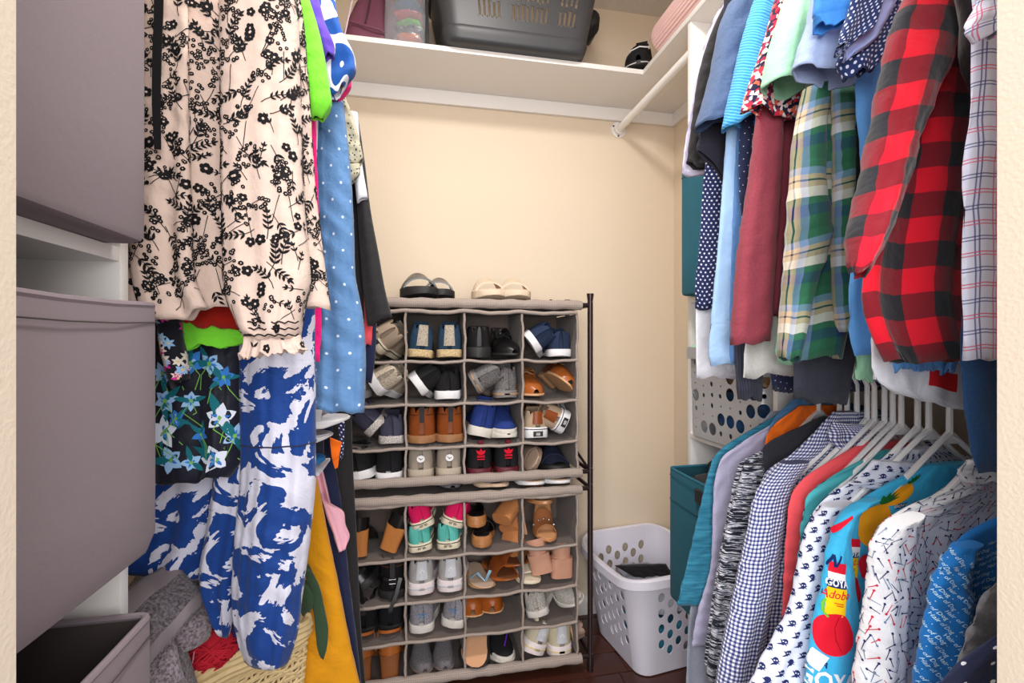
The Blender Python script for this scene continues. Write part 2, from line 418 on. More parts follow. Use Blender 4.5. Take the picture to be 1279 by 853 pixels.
# ================================================================ cloth
class Surf: pass
def to_world(p, y, k, xr):
    return p if isinstance(p, np.ndarray) else onY(p[0], p[1], y, k, xr)
def cloth(name, parent, mat, rows, y, k=0.0, xr=None, T=.02, amp=.007, lam=.07, seed=0, N=72, nv=44, p=2.6, xo=None, top=None,
          hollow=True, hem=.02, g0=.25, wr=1.0, grow=1.0, hemwave=.006, extra=0.0, flare=0.0):
    """A hanging piece of cloth with real thickness. rows: from the top, (uL,vL,uR,vR) in photo pixels seen on the
    vertical plane y (turned by k), or (u,v) with the other edge at world x = xo, same height."""
    rs = random.Random(seed * 7 + 3)
    if xr is None: xr = 0.0
    L, R = [], []
    for r in rows:
        if len(r) == 2:
            a = onY(r[0], r[1], y, k, xr); bb = np.array([xo, y + k * (xo - xr), a[2]])
            if xo > a[0]: L.append(a); R.append(bb)
            else: L.append(bb); R.append(a)
        elif len(r) == 3:                       # (u, v, dz): other edge at xo, dz higher
            a = onY(r[0], r[1], y, k, xr); bb = np.array([xo, y + k * (xo - xr), a[2] + r[2]])
            if xo > a[0]: L.append(a); R.append(bb)
            else: L.append(bb); R.append(a)
        else: L.append(onY(r[0], r[1], y, k, xr)); R.append(onY(r[2], r[3], y, k, xr))
    if top:                                     # continue the cloth up over its hanger at (x, z)
        xc, zt = top; l0, r0 = L[0], R[0]; zz = max(l0[2], r0[2])
        def tp(x, z): return np.array([x, y + k * (x - xr), z])
        add = []
        if zz < zt - .16:
            add.append((tp(max(l0[0], xc - .24), zt - .15), tp(min(r0[0], xc + .24), zt - .15)))
        add.append((tp(max(l0[0], xc - .17), max(zz + .02, zt - .10)), tp(min(r0[0], xc + .17), max(zz + .02, zt - .10))))
        add.append((tp(xc - .06, max(zz + .04, zt - .055)), tp(xc + .06, max(zz + .04, zt - .055))))
        L = [a[0] for a in add[::-1]] + L; R = [a[1] for a in add[::-1]] + R
    L, R = np.array(L), np.array(R); mid = (L + R) / 2
    st = np.concatenate([[0], np.cumsum(np.maximum(1e-4, np.linalg.norm(np.diff(mid, axis=0), axis=1)))])
    H = st[-1]; bs = np.linspace(0, H, nv); Lr, Rr = catmull(L, st, bs), catmull(R, st, bs)
    n = np.array([k, -1.0, 0]) / math.hypot(k, 1)
    W = np.linalg.norm(Rr - Lr, axis=1); Wm = W.mean()
    Tv = np.interp(bs, [0, H * .5, H], T if isinstance(T, (tuple, list)) else (T * .8, T, T * 1.05))
    Tv = np.minimum(Tv, W * .45)
    th = np.linspace(PI / 2, PI / 2 + 2 * PI, N + 1)[:-1]       # starts at the middle of the back, goes round the L end
    c, s_ = np.cos(th), np.sin(th)
    S = .5 + .5 * np.sign(c) * np.abs(c) ** (2 / p)
    Q = -np.sign(s_) * np.abs(s_) ** (2 / p)                    # -1 back ... +1 front
    def fold(a, b):
        out = 0
        for l, w in ((lam, .62), (lam * .58, .3), (lam * 1.9, .5), (lam * .33, .14)):
            ph, ka, kp, dr = rs.random() * 6.28, 2 + 5 * rs.random(), rs.random() * 6.28, .25 + .45 * rs.random()
            x = 2 * PI * a / l + ph + dr * np.sin(b * ka + kp) * 2
            q = np.sin(x + .55 * np.sin(x)); out = out + w * q
        return out
    def crease(a, b):
        out = 0
        for _ in range(4):
            al = rs.uniform(-1.1, 1.1); l = rs.uniform(.022, .06); ph = rs.random() * 6.28; ph2 = rs.random() * 6.28
            out = out + np.sin(2 * PI * (a * math.sin(al) + b * math.cos(al)) / l + ph + 2 * np.sin(a * 9 + b * 7 + ph2)) * (.5 + .5 * np.sin(a * 13 + b * 11 + ph2 * 2))
        return out
    def shell(bsv, Lv, Rv, Tvv, inset):
        a = (S[None, :] - .5) * Wm; b = bsv[:, None]
        g = (g0 + (1 - g0) * (b / H) ** grow)
        st_ = rs.getstate(); d = fold(a, b) * amp * g; cr = crease(a, b) * .0011 * wr; rs.setstate(st_)
        Sx = .5 + (S[None, :] - .5) * (1 - 2 * inset / np.maximum(.02, W.mean()))
        P = Lv[:, None, :] + (Rv - Lv)[:, None, :] * Sx[:, :, None]
        off = (Tvv[:, None] - inset) * Q[None, :] + d + cr * np.sign(Q)[None, :]
        if hem: off = off - np.sign(Q)[None, :] * .0016 * np.exp(-((H - b - hem) / .0022) ** 2)
        off = off + extra * (b / H) * np.ones_like(a)
        P = P + off[:, :, None] * n
        P[:, :, 2] += (d / max(amp, 1e-5)) * hemwave * (b / H) ** 6
        return P
    P = shell(bs, Lr, Rr, Tv, 0.0)
    full = P
    if hollow:
        m = max(3, int(nv * min(.3, .07 / H)) + 1)
        Pi = shell(bs[-m:], Lr[-m:], Rr[-m:], Tv[-m:], .0025)[::-1]
        Pi[0, :, 2] += .0006
        full = np.concatenate([P, Pi], 0)
    nr = full.shape[0]
    # perimeter bookkeeping for UVs and prints
    d = np.linalg.norm(np.roll(P, -1, 1) - P, axis=2); Ac = np.cumsum(d.mean(0)); per = d.sum(1)
    A = np.concatenate([[0], Ac]) / Ac[-1]                       # 0..1 round the loop
    jf = int(np.argmax(Q * (1 - abs(2 * S - 1)))); A0 = A[jf]    # middle of the front
    idx = np.arange(nr * N).reshape(nr, N); i2 = np.roll(idx, -1, 1)
    faces = np.stack([idx[:-1], idx[1:], i2[1:], i2[:-1]], -1).reshape(-1, 4)
    me = bpy.data.meshes.new(name)
    nf = len(faces); me.vertices.add(nr * N); me.vertices.foreach_set('co', full.reshape(-1)); me.loops.add(nf * 4)
    me.loops.foreach_set('vertex_index', faces.reshape(-1).astype(np.int32)); me.polygons.add(nf)
    me.polygons.foreach_set('loop_start', np.arange(0, nf * 4, 4, dtype=np.int32))
    me.polygons.foreach_set('use_smooth', np.ones(nf, bool))
    me.update(calc_edges=True)
    bb = np.concatenate([bs, bs[-(nr - nv):][::-1]]) if nr > nv else bs
    pp = np.concatenate([per, per[-(nr - nv):][::-1]]) if nr > nv else per
    psm = pp * .35 + per.mean() * .65
    Uj = (A - A0)[None, :] * psm[:, None]
    u00 = np.stack([Uj[:-1, :-1], Uj[1:, :-1], Uj[1:, 1:], Uj[:-1, 1:]], -1)
    Vb = -np.broadcast_to(bb[:, None], (nr, N + 1))
    v00 = np.stack([Vb[:-1, :-1], Vb[1:, :-1], Vb[1:, 1:], Vb[:-1, 1:]], -1)
    uvl = me.uv_layers.new(name='UVMap'); uvl.data.foreach_set('uv', np.stack([u00, v00], -1).reshape(-1))
    me.materials.append(mat)
    # close the top
    bm = bmesh.new(); bm.from_mesh(me); bm.verts.ensure_lookup_table()
    try: bm.faces.new([bm.verts[i] for i in range(N)])
    except Exception: pass
    if not hollow:
        try: bm.faces.new([bm.verts[(nv - 1) * N + i] for i in range(N)][::-1])
        except Exception: pass
    bmesh.ops.recalc_face_normals(bm, faces=bm.faces)
    bm.to_mesh(me); bm.free()
    o = link(bpy.data.objects.new(name, me), parent)
    sf = Surf(); sf.P, sf.A, sf.A0, sf.per, sf.H, sf.bs, sf.N, sf.o = P, A, A0, psm[:nv], H, bs, N, o
    du = np.roll(P, -1, 1) - np.roll(P, 1, 1); dv = np.gradient(P, axis=0)
    nn = np.cross(du, dv); nn /= np.linalg.norm(nn, axis=2, keepdims=True) + 1e-9
    cen = P.mean(1, keepdims=True)
    if ((P - cen) * nn).sum() < 0: nn = -nn
    sf.n = nn
    return sf

def on_surf(sf, ab, off):
    ab = np.asarray(ab, float); a, b = ab[:, 0], ab[:, 1]
    fi = np.clip(b / sf.H * (len(sf.bs) - 1), 0, len(sf.bs) - 1.001); i0 = fi.astype(int); fr = (fi - i0)[:, None]
    per = np.interp(b, sf.bs, sf.per); q = sf.A0 + a / per
    q = q % 1.0; fj = np.interp(q, sf.A, np.arange(sf.N + 1)); j0 = fj.astype(int); fj = (fj - j0)[:, None]
    j1 = (j0 + 1) % sf.N; j0 = j0 % sf.N
    def bl(X): return (X[i0, j0] * (1 - fj) + X[i0, j1] * fj) * (1 - fr) + (X[i0 + 1, j0] * (1 - fj) + X[i0 + 1, j1] * fj) * fr
    nn = bl(sf.n); nn /= np.linalg.norm(nn, axis=1, keepdims=True) + 1e-9
    return bl(sf.P) + nn * off

def printed(sf, name, polys, mats, off=.0012, label=None, amax=None, parent=None):
    """flat print laid on the cloth: polys = [(xy points in metres on the cloth, faces or None, material index)]"""
    V, Fc, MI, n = [], [], [], 0
    for xy, fs, mi in polys:
        xy = np.asarray(xy, float); lim = sf.per.min() * .5 if amax is None else amax
        if xy[:, 1].min() < .002 or xy[:, 1].max() > sf.H - .002 or np.abs(xy[:, 0]).max() > lim: continue
        V.append(np.concatenate([xy, np.full((len(xy), 1), off + mi * .00015)], 1))
        for f in (fs if fs is not None else [tuple(range(len(xy)))]): Fc.append(tuple(i + n for i in f)); MI.append(mi)
        n += len(xy)
    if not V: return None
    V = np.concatenate(V, 0); P = on_surf(sf, V[:, :2], V[:, 2:3])
    me = bpy.data.meshes.new(name); me.from_pydata(P.tolist(), [], Fc)
    for m in mats: me.materials.append(m)
    me.polygons.foreach_set('material_index', MI)
    me.polygons.foreach_set('use_smooth', [True] * len(Fc)); me.update()
    o = link(bpy.data.objects.new(name, me), parent if parent is not None else sf.o); tag(o, label, kind='stuff')
    return o
# ---- motifs (all in metres)
def rot(xy, a, x=0, y=0, s=1.0):
    xy = np.asarray(xy, float) * s; ca, sa = math.cos(a), math.sin(a)
    return np.stack([xy[:, 0] * ca - xy[:, 1] * sa + x, xy[:, 0] * sa + xy[:, 1] * ca + y], 1)
def leaf(x, y, a, l, w, bend=0.0, n=3):
    ts = np.linspace(0, 1, n + 2)[1:-1]
    up = [(t * l, w * .5 * math.sin(PI * t ** .8) + bend * l * t * t) for t in ts]; dn = [(t * l, -w * .5 * math.sin(PI * t ** .8) + bend * l * t * t) for t in ts[::-1]]
    return rot([(0, 0)] + up + [(l, bend * l)] + dn, a, x, y)
def disc(x, y, r, n=7, a0=0.0): return [(x + r * math.cos(a0 + 2 * PI * k / n), y + r * math.sin(a0 + 2 * PI * k / n)) for k in range(n)]
def fan(x, y, r, a0, spread, n=5): return [(x, y)] + [(x + r * math.cos(a0 + spread * (k / n - .5)), y + r * math.sin(a0 + spread * (k / n - .5))) for k in range(n + 1)]
def ribbon(pts, w):
    P = np.asarray(pts, float); t = np.gradient(P, axis=0); t /= np.linalg.norm(t, axis=1, keepdims=True) + 1e-9
    nr = np.stack([-t[:, 1], t[:, 0]], 1) * w / 2; n = len(P)
    return np.concatenate([P + nr, P - nr]), [(i, i + 1, n + i + 1, n + i) for i in range(n - 1)]
def star(xy, cx, cy, rings=4):
    """filled star-shaped outline with inner rings so that it follows the folds"""
    xy = np.asarray(xy, float); n = len(xy); c = np.array([cx, cy]); V = [c[None]]
    for r in range(1, rings + 1): V.append(c + (xy - c) * r / rings)
    fs = [(0, 1 + i, 1 + (i + 1) % n) for i in range(n)]
    for r in range(rings - 1):
        o, q = 1 + r * n, 1 + (r + 1) * n
        fs += [(o + i, q + i, q + (i + 1) % n, o + (i + 1) % n) for i in range(n)]
    return np.concatenate(V), fs
def rect(x0, y0, x1, y1, a=0.0, n=6):
    gx, gy = np.meshgrid(np.linspace(x0, x1, n + 1), np.linspace(y0, y1, n + 1)); V = np.stack([gx.ravel(), gy.ravel()], 1)
    fs = [(j * (n + 1) + i, j * (n + 1) + i + 1, (j + 1) * (n + 1) + i + 1, (j + 1) * (n + 1) + i) for j in range(n) for i in range(n)]
    c = np.array([(x0 + x1) / 2, (y0 + y1) / 2])
    return (rot(V - c, a) + c, fs) if a else (V, fs)
_tx = {}
def text2d(body, size, shear=0.0, bold=0.0):
    """lettering as flat triangles, centred on the origin, y down"""
    key = (body, shear, bold)
    if key not in _tx:
        cu = bpy.data.curves.new('lettering', 'FONT'); cu.body = body; cu.size = 1; cu.align_x = 'CENTER'; cu.align_y = 'CENTER'
        cu.shear = shear; cu.resolution_u = 2; cu.offset = bold
        o = bpy.data.objects.new('lettering', cu); COL.objects.link(o)
        dg = bpy.context.evaluated_depsgraph_get(); dg.update(); me = bpy.data.meshes.new_from_object(o.evaluated_get(dg))
        bm = bmesh.new(); bm.from_mesh(me); bmesh.ops.triangulate(bm, faces=bm.faces); bm.verts.index_update()
        _tx[key] = (np.array([(q.co.x, -q.co.y) for q in bm.verts]), [tuple(q.index for q in f.verts) for f in bm.faces])
        bm.free(); bpy.data.objects.remove(o); bpy.data.curves.remove(cu); bpy.data.meshes.remove(me)
    V, fs = _tx[key]; return V * size, fs
# ================================================================ garment materials
def check(period, c0, c1, c2):
    def f(t, u, v):
        a = (u / period).fract().lt(.5); b = (v / period).fract().lt(.5); s = (a + b) * .5
        return t.ramp(s, [(0, c0), (.3, c1), (.8, c2)])
    return f
def lines(base, sets, vert=True, hor=True):
    """thin lines: sets = [(period, offset, width, colour)]"""
    def f(t, u, v):
        c = base
        for per, off, w, col in sets:
            for ax, on in ((u, vert), (v, hor)):
                if on: c = t.mix(((ax + off) / per).fract().lt(w / per) * .8, c, col)
        return c
    return f
def dots(base, col, sx, sy, r):
    def f(t, u, v):
        row = (v / sy).floor(); uu = (u / sx + (row * .5)).fract() - .5; vv = (v / sy).fract() - .5
        d = (uu * sx) * (uu * sx) + (vv * sy) * (vv * sy); return t.mix(d.lt(r * r), base, col)
    return f
def plaid(per, stops, mixf=.5):
    def f(t, u, v):
        a = t.ramp((u / per).fract(), stops); b = t.ramp((v / per + .13).fract(), stops); return t.mix(mixf, a, b)
    return f
def blotch(stops, scale, dist, detail=3, scl=None, const=True):
    def f(t, u, v):
        n = t.noise(t.uv()[2], scale, detail, .55, scl, dist); return t.ramp(n, stops, const)
    return f
def voro(scale, stops):
    def f(t, u, v):
        w = t.n('ShaderNodeTexVoronoi'); w.inputs['Scale'].default_value = scale; t.nt.links.new(t.uv()[2], w.inputs['Vector'])
        s = t.n('ShaderNodeSeparateColor'); t.nt.links.new(w.outputs['Color'], s.inputs[0]); return t.ramp(E(t.nt, s.outputs[0]), stops)
    return f
def holes(base, hole, scale, r):
    def f(t, u, v):
        w = t.n('ShaderNodeTexVoronoi'); w.inputs['Scale'].default_value = scale; t.nt.links.new(t.uv()[2], w.inputs['Vector'])
        return t.mix(E(t.nt, w.outputs['Distance']).lt(r), base, hole)
    return f
INK = S_(20, 19, 22); NAVY = S_(24, 34, 66)
fm = fabric
MF = dict(
    blouse=fm('cream_crepe', S_(212, 189, 176), wb=.15),
    ink=solid('black_print', INK, .8, spec=.2), white_print=solid('white_print', S_(235, 236, 240), .8, spec=.2),
    red=fm('brick_red_cloth', S_(170, 30, 18)), lime=fm('lime_cotton', S_(118, 214, 52)), purple=fm('violet_cotton', S_(92, 62, 178)),
    bluewhite=fm('blue_floral_cotton', None, pat=blotch([(0, S_(232, 232, 240)), (.47, S_(28, 82, 160)), (.60, S_(232, 232, 240))], 14, .6, 1)),
    pink=fm('hot_pink_cloth', S_(226, 24, 116)), lightpink=fm('pale_pink_cloth', S_(226, 168, 184)),
    chambray=fm('dotted_chambray', None, pat=dots(S_(90, 130, 176), S_(206, 222, 240), .040, .034, .0027), wb=.4, weave=1400, wrinkle=.6),
    lace=fm('olive_cream_lace', None, pat=holes(S_(190, 184, 160), S_(58, 54, 44), 130, .28), wb=.8),
    black=fm('black_knit', S_(38, 36, 38)), white=fm('white_cotton', S_(226, 226, 234)), coral=fm('coral_jersey', S_(244, 88, 96), wb=.15),
    navy=fm('navy_cloth', S_(30, 36, 66)), tropical=fm('black_satin', S_(17, 19, 36), rough=.6, wb=.1),
    multifloral=fm('black_floral_cuff', S_(24, 24, 34)),
    dress=fm('blue_white_rayon', None, rough=.75, wb=.12, pat=blotch([(0, S_(14, 58, 130)), (.515, S_(206, 206, 222))], 9.5, 1.6, 5)),
    mustard=fm('mustard_crepe', S_(214, 146, 14), wb=.2), olive=fm('olive_rib', S_(50, 72, 50), wb=.4),
    tee_black=fm('charcoal_tee', S_(50, 48, 50)), lilac=fm('lilac_tee', S_(206, 200, 224)),
    dotwhite=fm('navy_dotted_cotton', None, pat=dots(S_(32, 40, 84), S_(220, 222, 235), .0105, .0085, .0021)),
    heather_blue=fm('slate_heather', S_(74, 94, 128), heather=.35), ink_tee=fm('ink_tee', S_(38, 38, 50)), royal=solid('royal_blue_print', S_(20, 84, 190), .8),
    skyshirt=fm('sky_cotton', S_(158, 192, 230)), midblue=fm('mid_blue_cotton', S_(92, 134, 190)),
    polo=fm('bright_blue_pique', None, pat=lambda t, u, v: t.mix(((v / .006 + u / .012).fract()).lt(.5), S_(46, 144, 214), S_(100, 188, 238)), wb=.6),
    microdot=fm('navy_pindot', None, pat=dots(S_(34, 40, 70), S_(214, 216, 228), .017, .013, .0011)),
    ditsy=fm('ditsy_floral', None, pat=voro(150, [(0, S_(28, 28, 58)), (.27, S_(206, 40, 66)), (.45, S_(238, 232, 228)), (.62, S_(226, 100, 74)), (.75, S_(150, 30, 70)), (.88, S_(244, 200, 196))])),
    maroon=fm('maroon_heather', S_(142, 58, 72), heather=.3), oat=fm('oat_heather', S_(204, 202, 198), heather=.18), mint=fm('mint_jersey', S_(164, 222, 184), wb=.15),
    chamb2=fm('pale_blue_chambray', S_(158, 176, 214), wb=.35, heather=.1), cobalt=fm('cobalt_cotton', S_(64, 138, 218)),
    navydot=fm('navy_lattice_cotton', None, pat=dots(S_(34, 52, 100), S_(206, 216, 238), .0085, .0075, .0019)), lavlining=fm('lavender_lining', S_(152, 166, 214)),
    corn=fm('cornflower_cotton', S_(96, 160, 228)),
    flannel=fm('green_flannel', None, weave=1500, pat=plaid(.115, [(0, S_(36, 92, 66)), (.20, S_(22, 44, 96)), (.36, S_(40, 98, 72)), (.46, S_(236, 230, 220)), (.60, S_(204, 180, 148)), (.68, S_(28, 34, 62)), (.71, S_(204, 180, 148)), (.78, S_(120, 150, 186)), (.88, S_(44, 104, 76))], .5)),
    denimblack=fm('black_denim', S_(52, 54, 68), heather=.4, wb=.5), buffalo=fm('red_buffalo_flannel', None, weave=1500, pat=check(.068, S_(222, 20, 44), S_(128, 22, 36), S_(36, 36, 42)), sheen=.2),
    jersey=fm('white_jersey', S_(228, 230, 240), wb=.1), redpatch=solid('red_print', S_(214, 22, 34), .8),
    pane=fm('windowpane_cotton', None, pat=lines(S_(208, 214, 236), [(.034, 0, .0014, S_(60, 70, 130)), (.034, .0035, .0014, S_(70, 80, 140)), (.034, .017, .0014, S_(206, 70, 110)), (.034, .0205, .0014, S_(206, 90, 120))])),
    denim=fm('dark_denim', S_(34, 74, 122), heather=.3, wb=.5), ribbed=fm('ribbed_navy', None, pat=lambda t, u, v: t.mix((u / .006).fract().lt(.4), S_(54, 56, 72), S_(36, 38, 52)), wb=.6),
    tealshirt=fm('teal_slub', None, pat=lambda t, u, v: t.ramp(t.noise(t.uv()[2], 60, 3, .6, (.25, 3, 1)), [(0.3, S_(22, 92, 122)), (.7, S_(58, 134, 160))], False)),
    greylav=fm('grey_lavender_jersey', S_(164, 160, 186), heather=.1), greyheather=fm('grey_heather', S_(146, 152, 168), heather=.2),
    streak=fm('space_dyed_knit', None, pat=lambda t, u, v: t.ramp(t.noise(t.uv()[2], 30, 3, .65, (.55, 6.5, 1), .6), [(0, S_(26, 28, 42)), (.47, S_(70, 74, 92)), (.51, S_(214, 216, 226)), (.58, S_(58, 62, 80)), (.66, S_(28, 30, 44))])),
    charcoal=fm('charcoal_jersey', S_(44, 44, 52)), orange=fm('orange_jersey', S_(244, 112, 22)), bluecollar=fm('denim_blue_cotton', S_(70, 116, 158)),
    gingham=fm('navy_gingham', None, pat=check(.0078, S_(246, 247, 252), S_(132, 138, 182), S_(46, 54, 108)), var=0),
    aqua=fm('aqua_jersey', S_(72, 168, 178), wb=.15), skull=fm('pale_blue_shirting', S_(228, 232, 248)), soup=fm('turquoise_print_shirting', S_(60, 182, 232), rough=.7, wb=.12),
    bats=fm('pale_shirting', S_(244, 245, 252)), dogblue=fm('bright_blue_shirting', S_(28, 116, 196)), marl=fm('grey_marl', S_(120, 120, 126), heather=.5, hscale=180),
    crossnavy=fm('navy_cross_cotton', None, pat=dots(S_(38, 44, 74), S_(226, 228, 238), .03, .022, .0021)),
)
def rebase(root):
    """put the Empty at the thing's base"""
    ms = []
    def walk(o):
        for c in o.children:
            if c.type == 'MESH': ms.append(c)
            walk(c)
    walk(root)
    lo = np.full(3, 1e9); hi = np.full(3, -1e9)
    for o in ms:
        if o.location.length > 1e-6: continue
        a = np.zeros(len(o.data.vertices) * 3); o.data.vertices.foreach_get('co', a); a = a.reshape(-1, 3)
        lo = np.minimum(lo, a.min(0)); hi = np.maximum(hi, a.max(0))
    c = Vector(((lo[0] + hi[0]) / 2, (lo[1] + hi[1]) / 2, lo[2]))
    for o in ms:
        if o.location.length > 1e-6: o.location = o.location - c
        else: o.data.transform(Matrix.Translation(-c))
    root.location = c
    return root
def proj(P):
    d = P - CAM; dep = d[..., 0] * SA + d[..., 1] * CA
    return np.stack([CX + F * (d[..., 0] * CA - d[..., 1] * SA) / dep, CY - F * d[..., 2] / dep], -1)
def ab_at(sf, u, v):
    """cloth coordinates of the point of the front that is seen at a photo pixel"""
    nv, N = sf.P.shape[:2]; j = np.arange(N // 5, N - N // 5)
    uv = proj(sf.P[:, j]); i, q = np.unravel_index(np.argmin(((uv - np.array([u, v])) ** 2).sum(-1)), uv.shape[:2])
    return (sf.A[j[q]] - sf.A0) * sf.per[i], sf.bs[i]
_seed = [0]
GR_T, GR_B, GR_L = 'shirts on the upper right rod', 'shirts on the lower right rod', 'clothes on the left rod'
def garment(name, label, cat, group, pieces):
    """pieces: (part name, material, rows, y, options)"""
    r = thing(name, label, cat, group=group); out = []
    for pn, m, rows, y, kw in pieces:
        _seed[0] += 1
        kw = dict(kw); kw.setdefault('seed', _seed[0])
        out.append(cloth(pn, r, MF[m], rows, y, **kw))
    return r, out
def gt(name, label, cat, m, rows, y, extra=(), **kw):      # upper right rod
    kw.setdefault('xo', 1.15); kw.setdefault('top', (.924, 2.2)); kw.setdefault('T', .016)
    r, s = garment(name, label, cat, GR_T, [('body', m, rows, y, kw)] + list(extra)); return r, s
def fin(*rs):
    for r in rs: rebase(r)
ROOTS = []
def T_(*a, **k):
    r, s = gt(*a, **k); ROOTS.append(r); return r, s
SL = lambda m, rows, y, **k: ('sleeve', m, rows, y, dict(dict(T=.025, N=48, nv=30, hem=.018), **k))

# ---------------------------------------------------------------- upper right rod, far to near
T_('tee_shirt', 'lilac tee shirt, farthest on the upper right rod, against the white panel', 'shirt', 'lilac', [(900, 8), (868, 100), (858, 160), (851, 217)], 1.054, T=.008, amp=.003)
T_('tee_shirt', 'charcoal black tee shirt with plain sleeve at the far end of the upper right rod', 'shirt', 'tee_black', [(908, 0), (883, 53), (872, 91), (863, 151), (856, 206)], 1.022, T=.015)
T_('dress_shirt', 'white shirt tail with lavender hem under the navy dotted shirt', 'shirt', 'white', [(930, 0), (908, 100), (886, 230), (872, 330), (869, 390), (870, 471)], 1.002, T=.008, amp=.003)
T_('dress_shirt', 'navy shirt with small white polka dots hanging beside the teal bin', 'shirt', 'dotwhite', [(928, 0), (908, 80), (890, 160), (879, 222), (874, 300), (869, 350), (868, 384)], .984, T=.009, amp=.003)
r, s = T_('tee_shirt', 'ink navy tee shirt with royal blue hem inside the slate heather sleeve', 'shirt', 'ink_tee', [(903, 30, 960, 25), (885, 110, 950, 110), (872, 176, 940, 190), (871, 184, 935, 262)], .968, T=.008, amp=.003)
printed(s[0], 'print', [rect(-s[0].per[-1] * .48, s[0].H - .03, s[0].per[-1] * .48, s[0].H - .006, n=16) + (0,)], [MF['royal']], label='royal blue hem band')
T_('tee_shirt', 'slate blue heather tee shirt with curled sleeve on the upper right rod', 'shirt', 'heather_blue', [(918, 5, 975, 5), (910, 60, 972, 60), (905, 120, 960, 120)], .945, T=.012,
   extra=[SL('heather_blue', [(912, 2, 945, 0), (900, 35, 938, 35), (895, 63, 932, 62), (886, 105, 926, 105), (871, 158, 916, 146)], .925, T=.036)])
T_('dress_shirt', 'pale sky blue long shirt with frayed hem between navy and polka dot shirts', 'shirt', 'skyshirt', [(925, 20), (918, 63), (905, 200), (896, 312), (890, 380), (886, 440), (889, 456)], .915, T=.014, amp=.009)
T_('dress_shirt', 'mid blue shirt seen as a narrow strip behind the maroon sweater', 'shirt', 'midblue', [(990, 0), (968, 60), (942, 100), (925, 130), (916, 260), (913, 340), (912, 400), (913, 453)], .898, T=.008)
T_('polo_shirt', 'bright blue textured polo shirt with rolled sleeve end', 'shirt', 'polo', [(956, -8, 1010, -8), (948, 60, 1000, 60), (940, 120, 980, 120)], .880, T=.010,
   extra=[SL('polo', [(946, -8, 978, -8), (932, 42, 963, 42), (920, 98, 953, 98), (908, 153, 943, 158)], .862, T=.028), ])
T_('trousers', 'ribbed dark navy trouser leg below the maroon sweater', 'trousers', 'ribbed', [(988, 0, 1030, 0), (968, 120, 1000, 120), (940, 250, 972, 250), (918, 432, 956, 432), (923, 497, 951, 498)], .885, T=.010, amp=.003)
T_('dress_shirt', 'navy pindot shirt with tiny white dots beside the maroon sweater', 'shirt', 'microdot', [(988, 0), (966, 60), (938, 110), (922, 200), (924, 260), (938, 340), (952, 420), (961, 474), (963, 489)], .868, T=.010)
T_('tee_shirt', 'oatmeal heather tee shirt whose pale hem shows below the maroon sweater', 'shirt', 'oat', [(985, 60), (965, 200), (946, 340), (931, 434), (929, 469)], .850, T=.009, amp=.004)
T_('sweater', 'maroon heather sweater with one long sleeve hanging', 'sweater', 'maroon', [(968, 40, 1040, 40), (960, 160, 1010, 160), (955, 300, 985, 300), (950, 395, 975, 395)], .838, T=.006,
   extra=[SL('maroon', [(955, 60, 986, 60), (946, 147, 977, 146), (937, 219, 973, 219), (923, 312, 967, 312), (914, 430, 960, 424)], .815, T=.020, amp=.003)])
T_('blouse', 'red ditsy floral blouse sleeve hanging above the maroon sweater', 'blouse', 'ditsy', [(990, -8, 1060, -8), (985, 60, 1050, 60), (980, 110, 1030, 110)], .806, T=.008,
   extra=[SL('ditsy', [(970, -8, 1015, -8), (951, 60, 1005, 60), (936, 105, 1000, 108), (927, 136, 998, 150)], .790, T=.016)])
T_('tee_shirt', 'thin mint tee shirt strip between oatmeal tee and green plaid flannel', 'shirt', 'mint', [(1004, 120), (989, 200), (980, 312), (972, 400), (968, 448), (972, 454)], .785, T=.006, amp=.002)
T_('jeans', 'black denim jeans with folded hem below the green plaid flannel', 'jeans', 'denimblack', [(1004, 330, 1078, 330), (992, 430, 1072, 421), (990, 498, 1058, 504)], .772, T=.008, amp=.003)
T_('tee_shirt', 'mint green tee shirt with wide open short sleeve', 'shirt', 'mint', [(1010, -8, 1090, -8), (1005, 50, 1080, 50)], .760, T=.007,
   extra=[SL('mint', [(985, -8, 1034, -8), (972, 35, 1026, 30), (958, 88, 1028, 88), (955, 108, 1030, 108)], .738, T=.036)])
T_('flannel_shirt', 'green, navy and cream plaid flannel shirt with hanging sleeves', 'shirt', 'flannel', [(1008, 90, 1070, 90), (997, 154, 1066, 160), (988, 222, 1062, 222), (980, 330, 1058, 320), (977, 395, 1062, 385), (972, 446, 1052, 446)], .722, T=.014, amp=.008,
   extra=[SL('flannel', [(1006, 110, 1035, 105), (995, 160, 1030, 150), (989, 222, 1028, 222), (983, 300, 1036, 285), (979, 370, 1012, 370), (975, 445, 995, 451)], .692, T=.018, seed=301),
          SL('flannel', [(1040, 110, 1066, 110), (1042, 220, 1064, 215), (1040, 320, 1060, 320), (1045, 400, 1064, 395), (1050, 415, 1062, 412)], .698, T=.013)])
T_('dress_shirt', 'pale blue chambray shirt with wide ruffled short sleeve', 'shirt', 'chamb2', [(1052, -8, 1110, -8), (1050, 60, 1100, 60)], .668, T=.006,
   extra=[SL('chamb2', [(1016, -8, 1062, -8), (1012, 25, 1060, 25), (1000, 58, 1064, 75), (994, 82, 1066, 110)], .655, T=.022, amp=.006, lam=.05)])
T_('tee_shirt', 'second mint tee shirt whose hem hangs beside the white jersey', 'shirt', 'mint', [(1115, 0, 1160, 0), (1098, 150, 1140, 150), (1082, 300, 1120, 300), (1072, 420, 1098, 425), (1067, 471, 1092, 474)], .662, T=.005, amp=.002)
T_('dress_shirt', 'cornflower blue shirt hanging just behind the red buffalo check flannel', 'shirt', 'corn', [(1090, 30), (1073, 110), (1078, 218), (1073, 300), (1062, 358), (1063, 414), (1069, 443)], .635, T=.010, amp=.010)
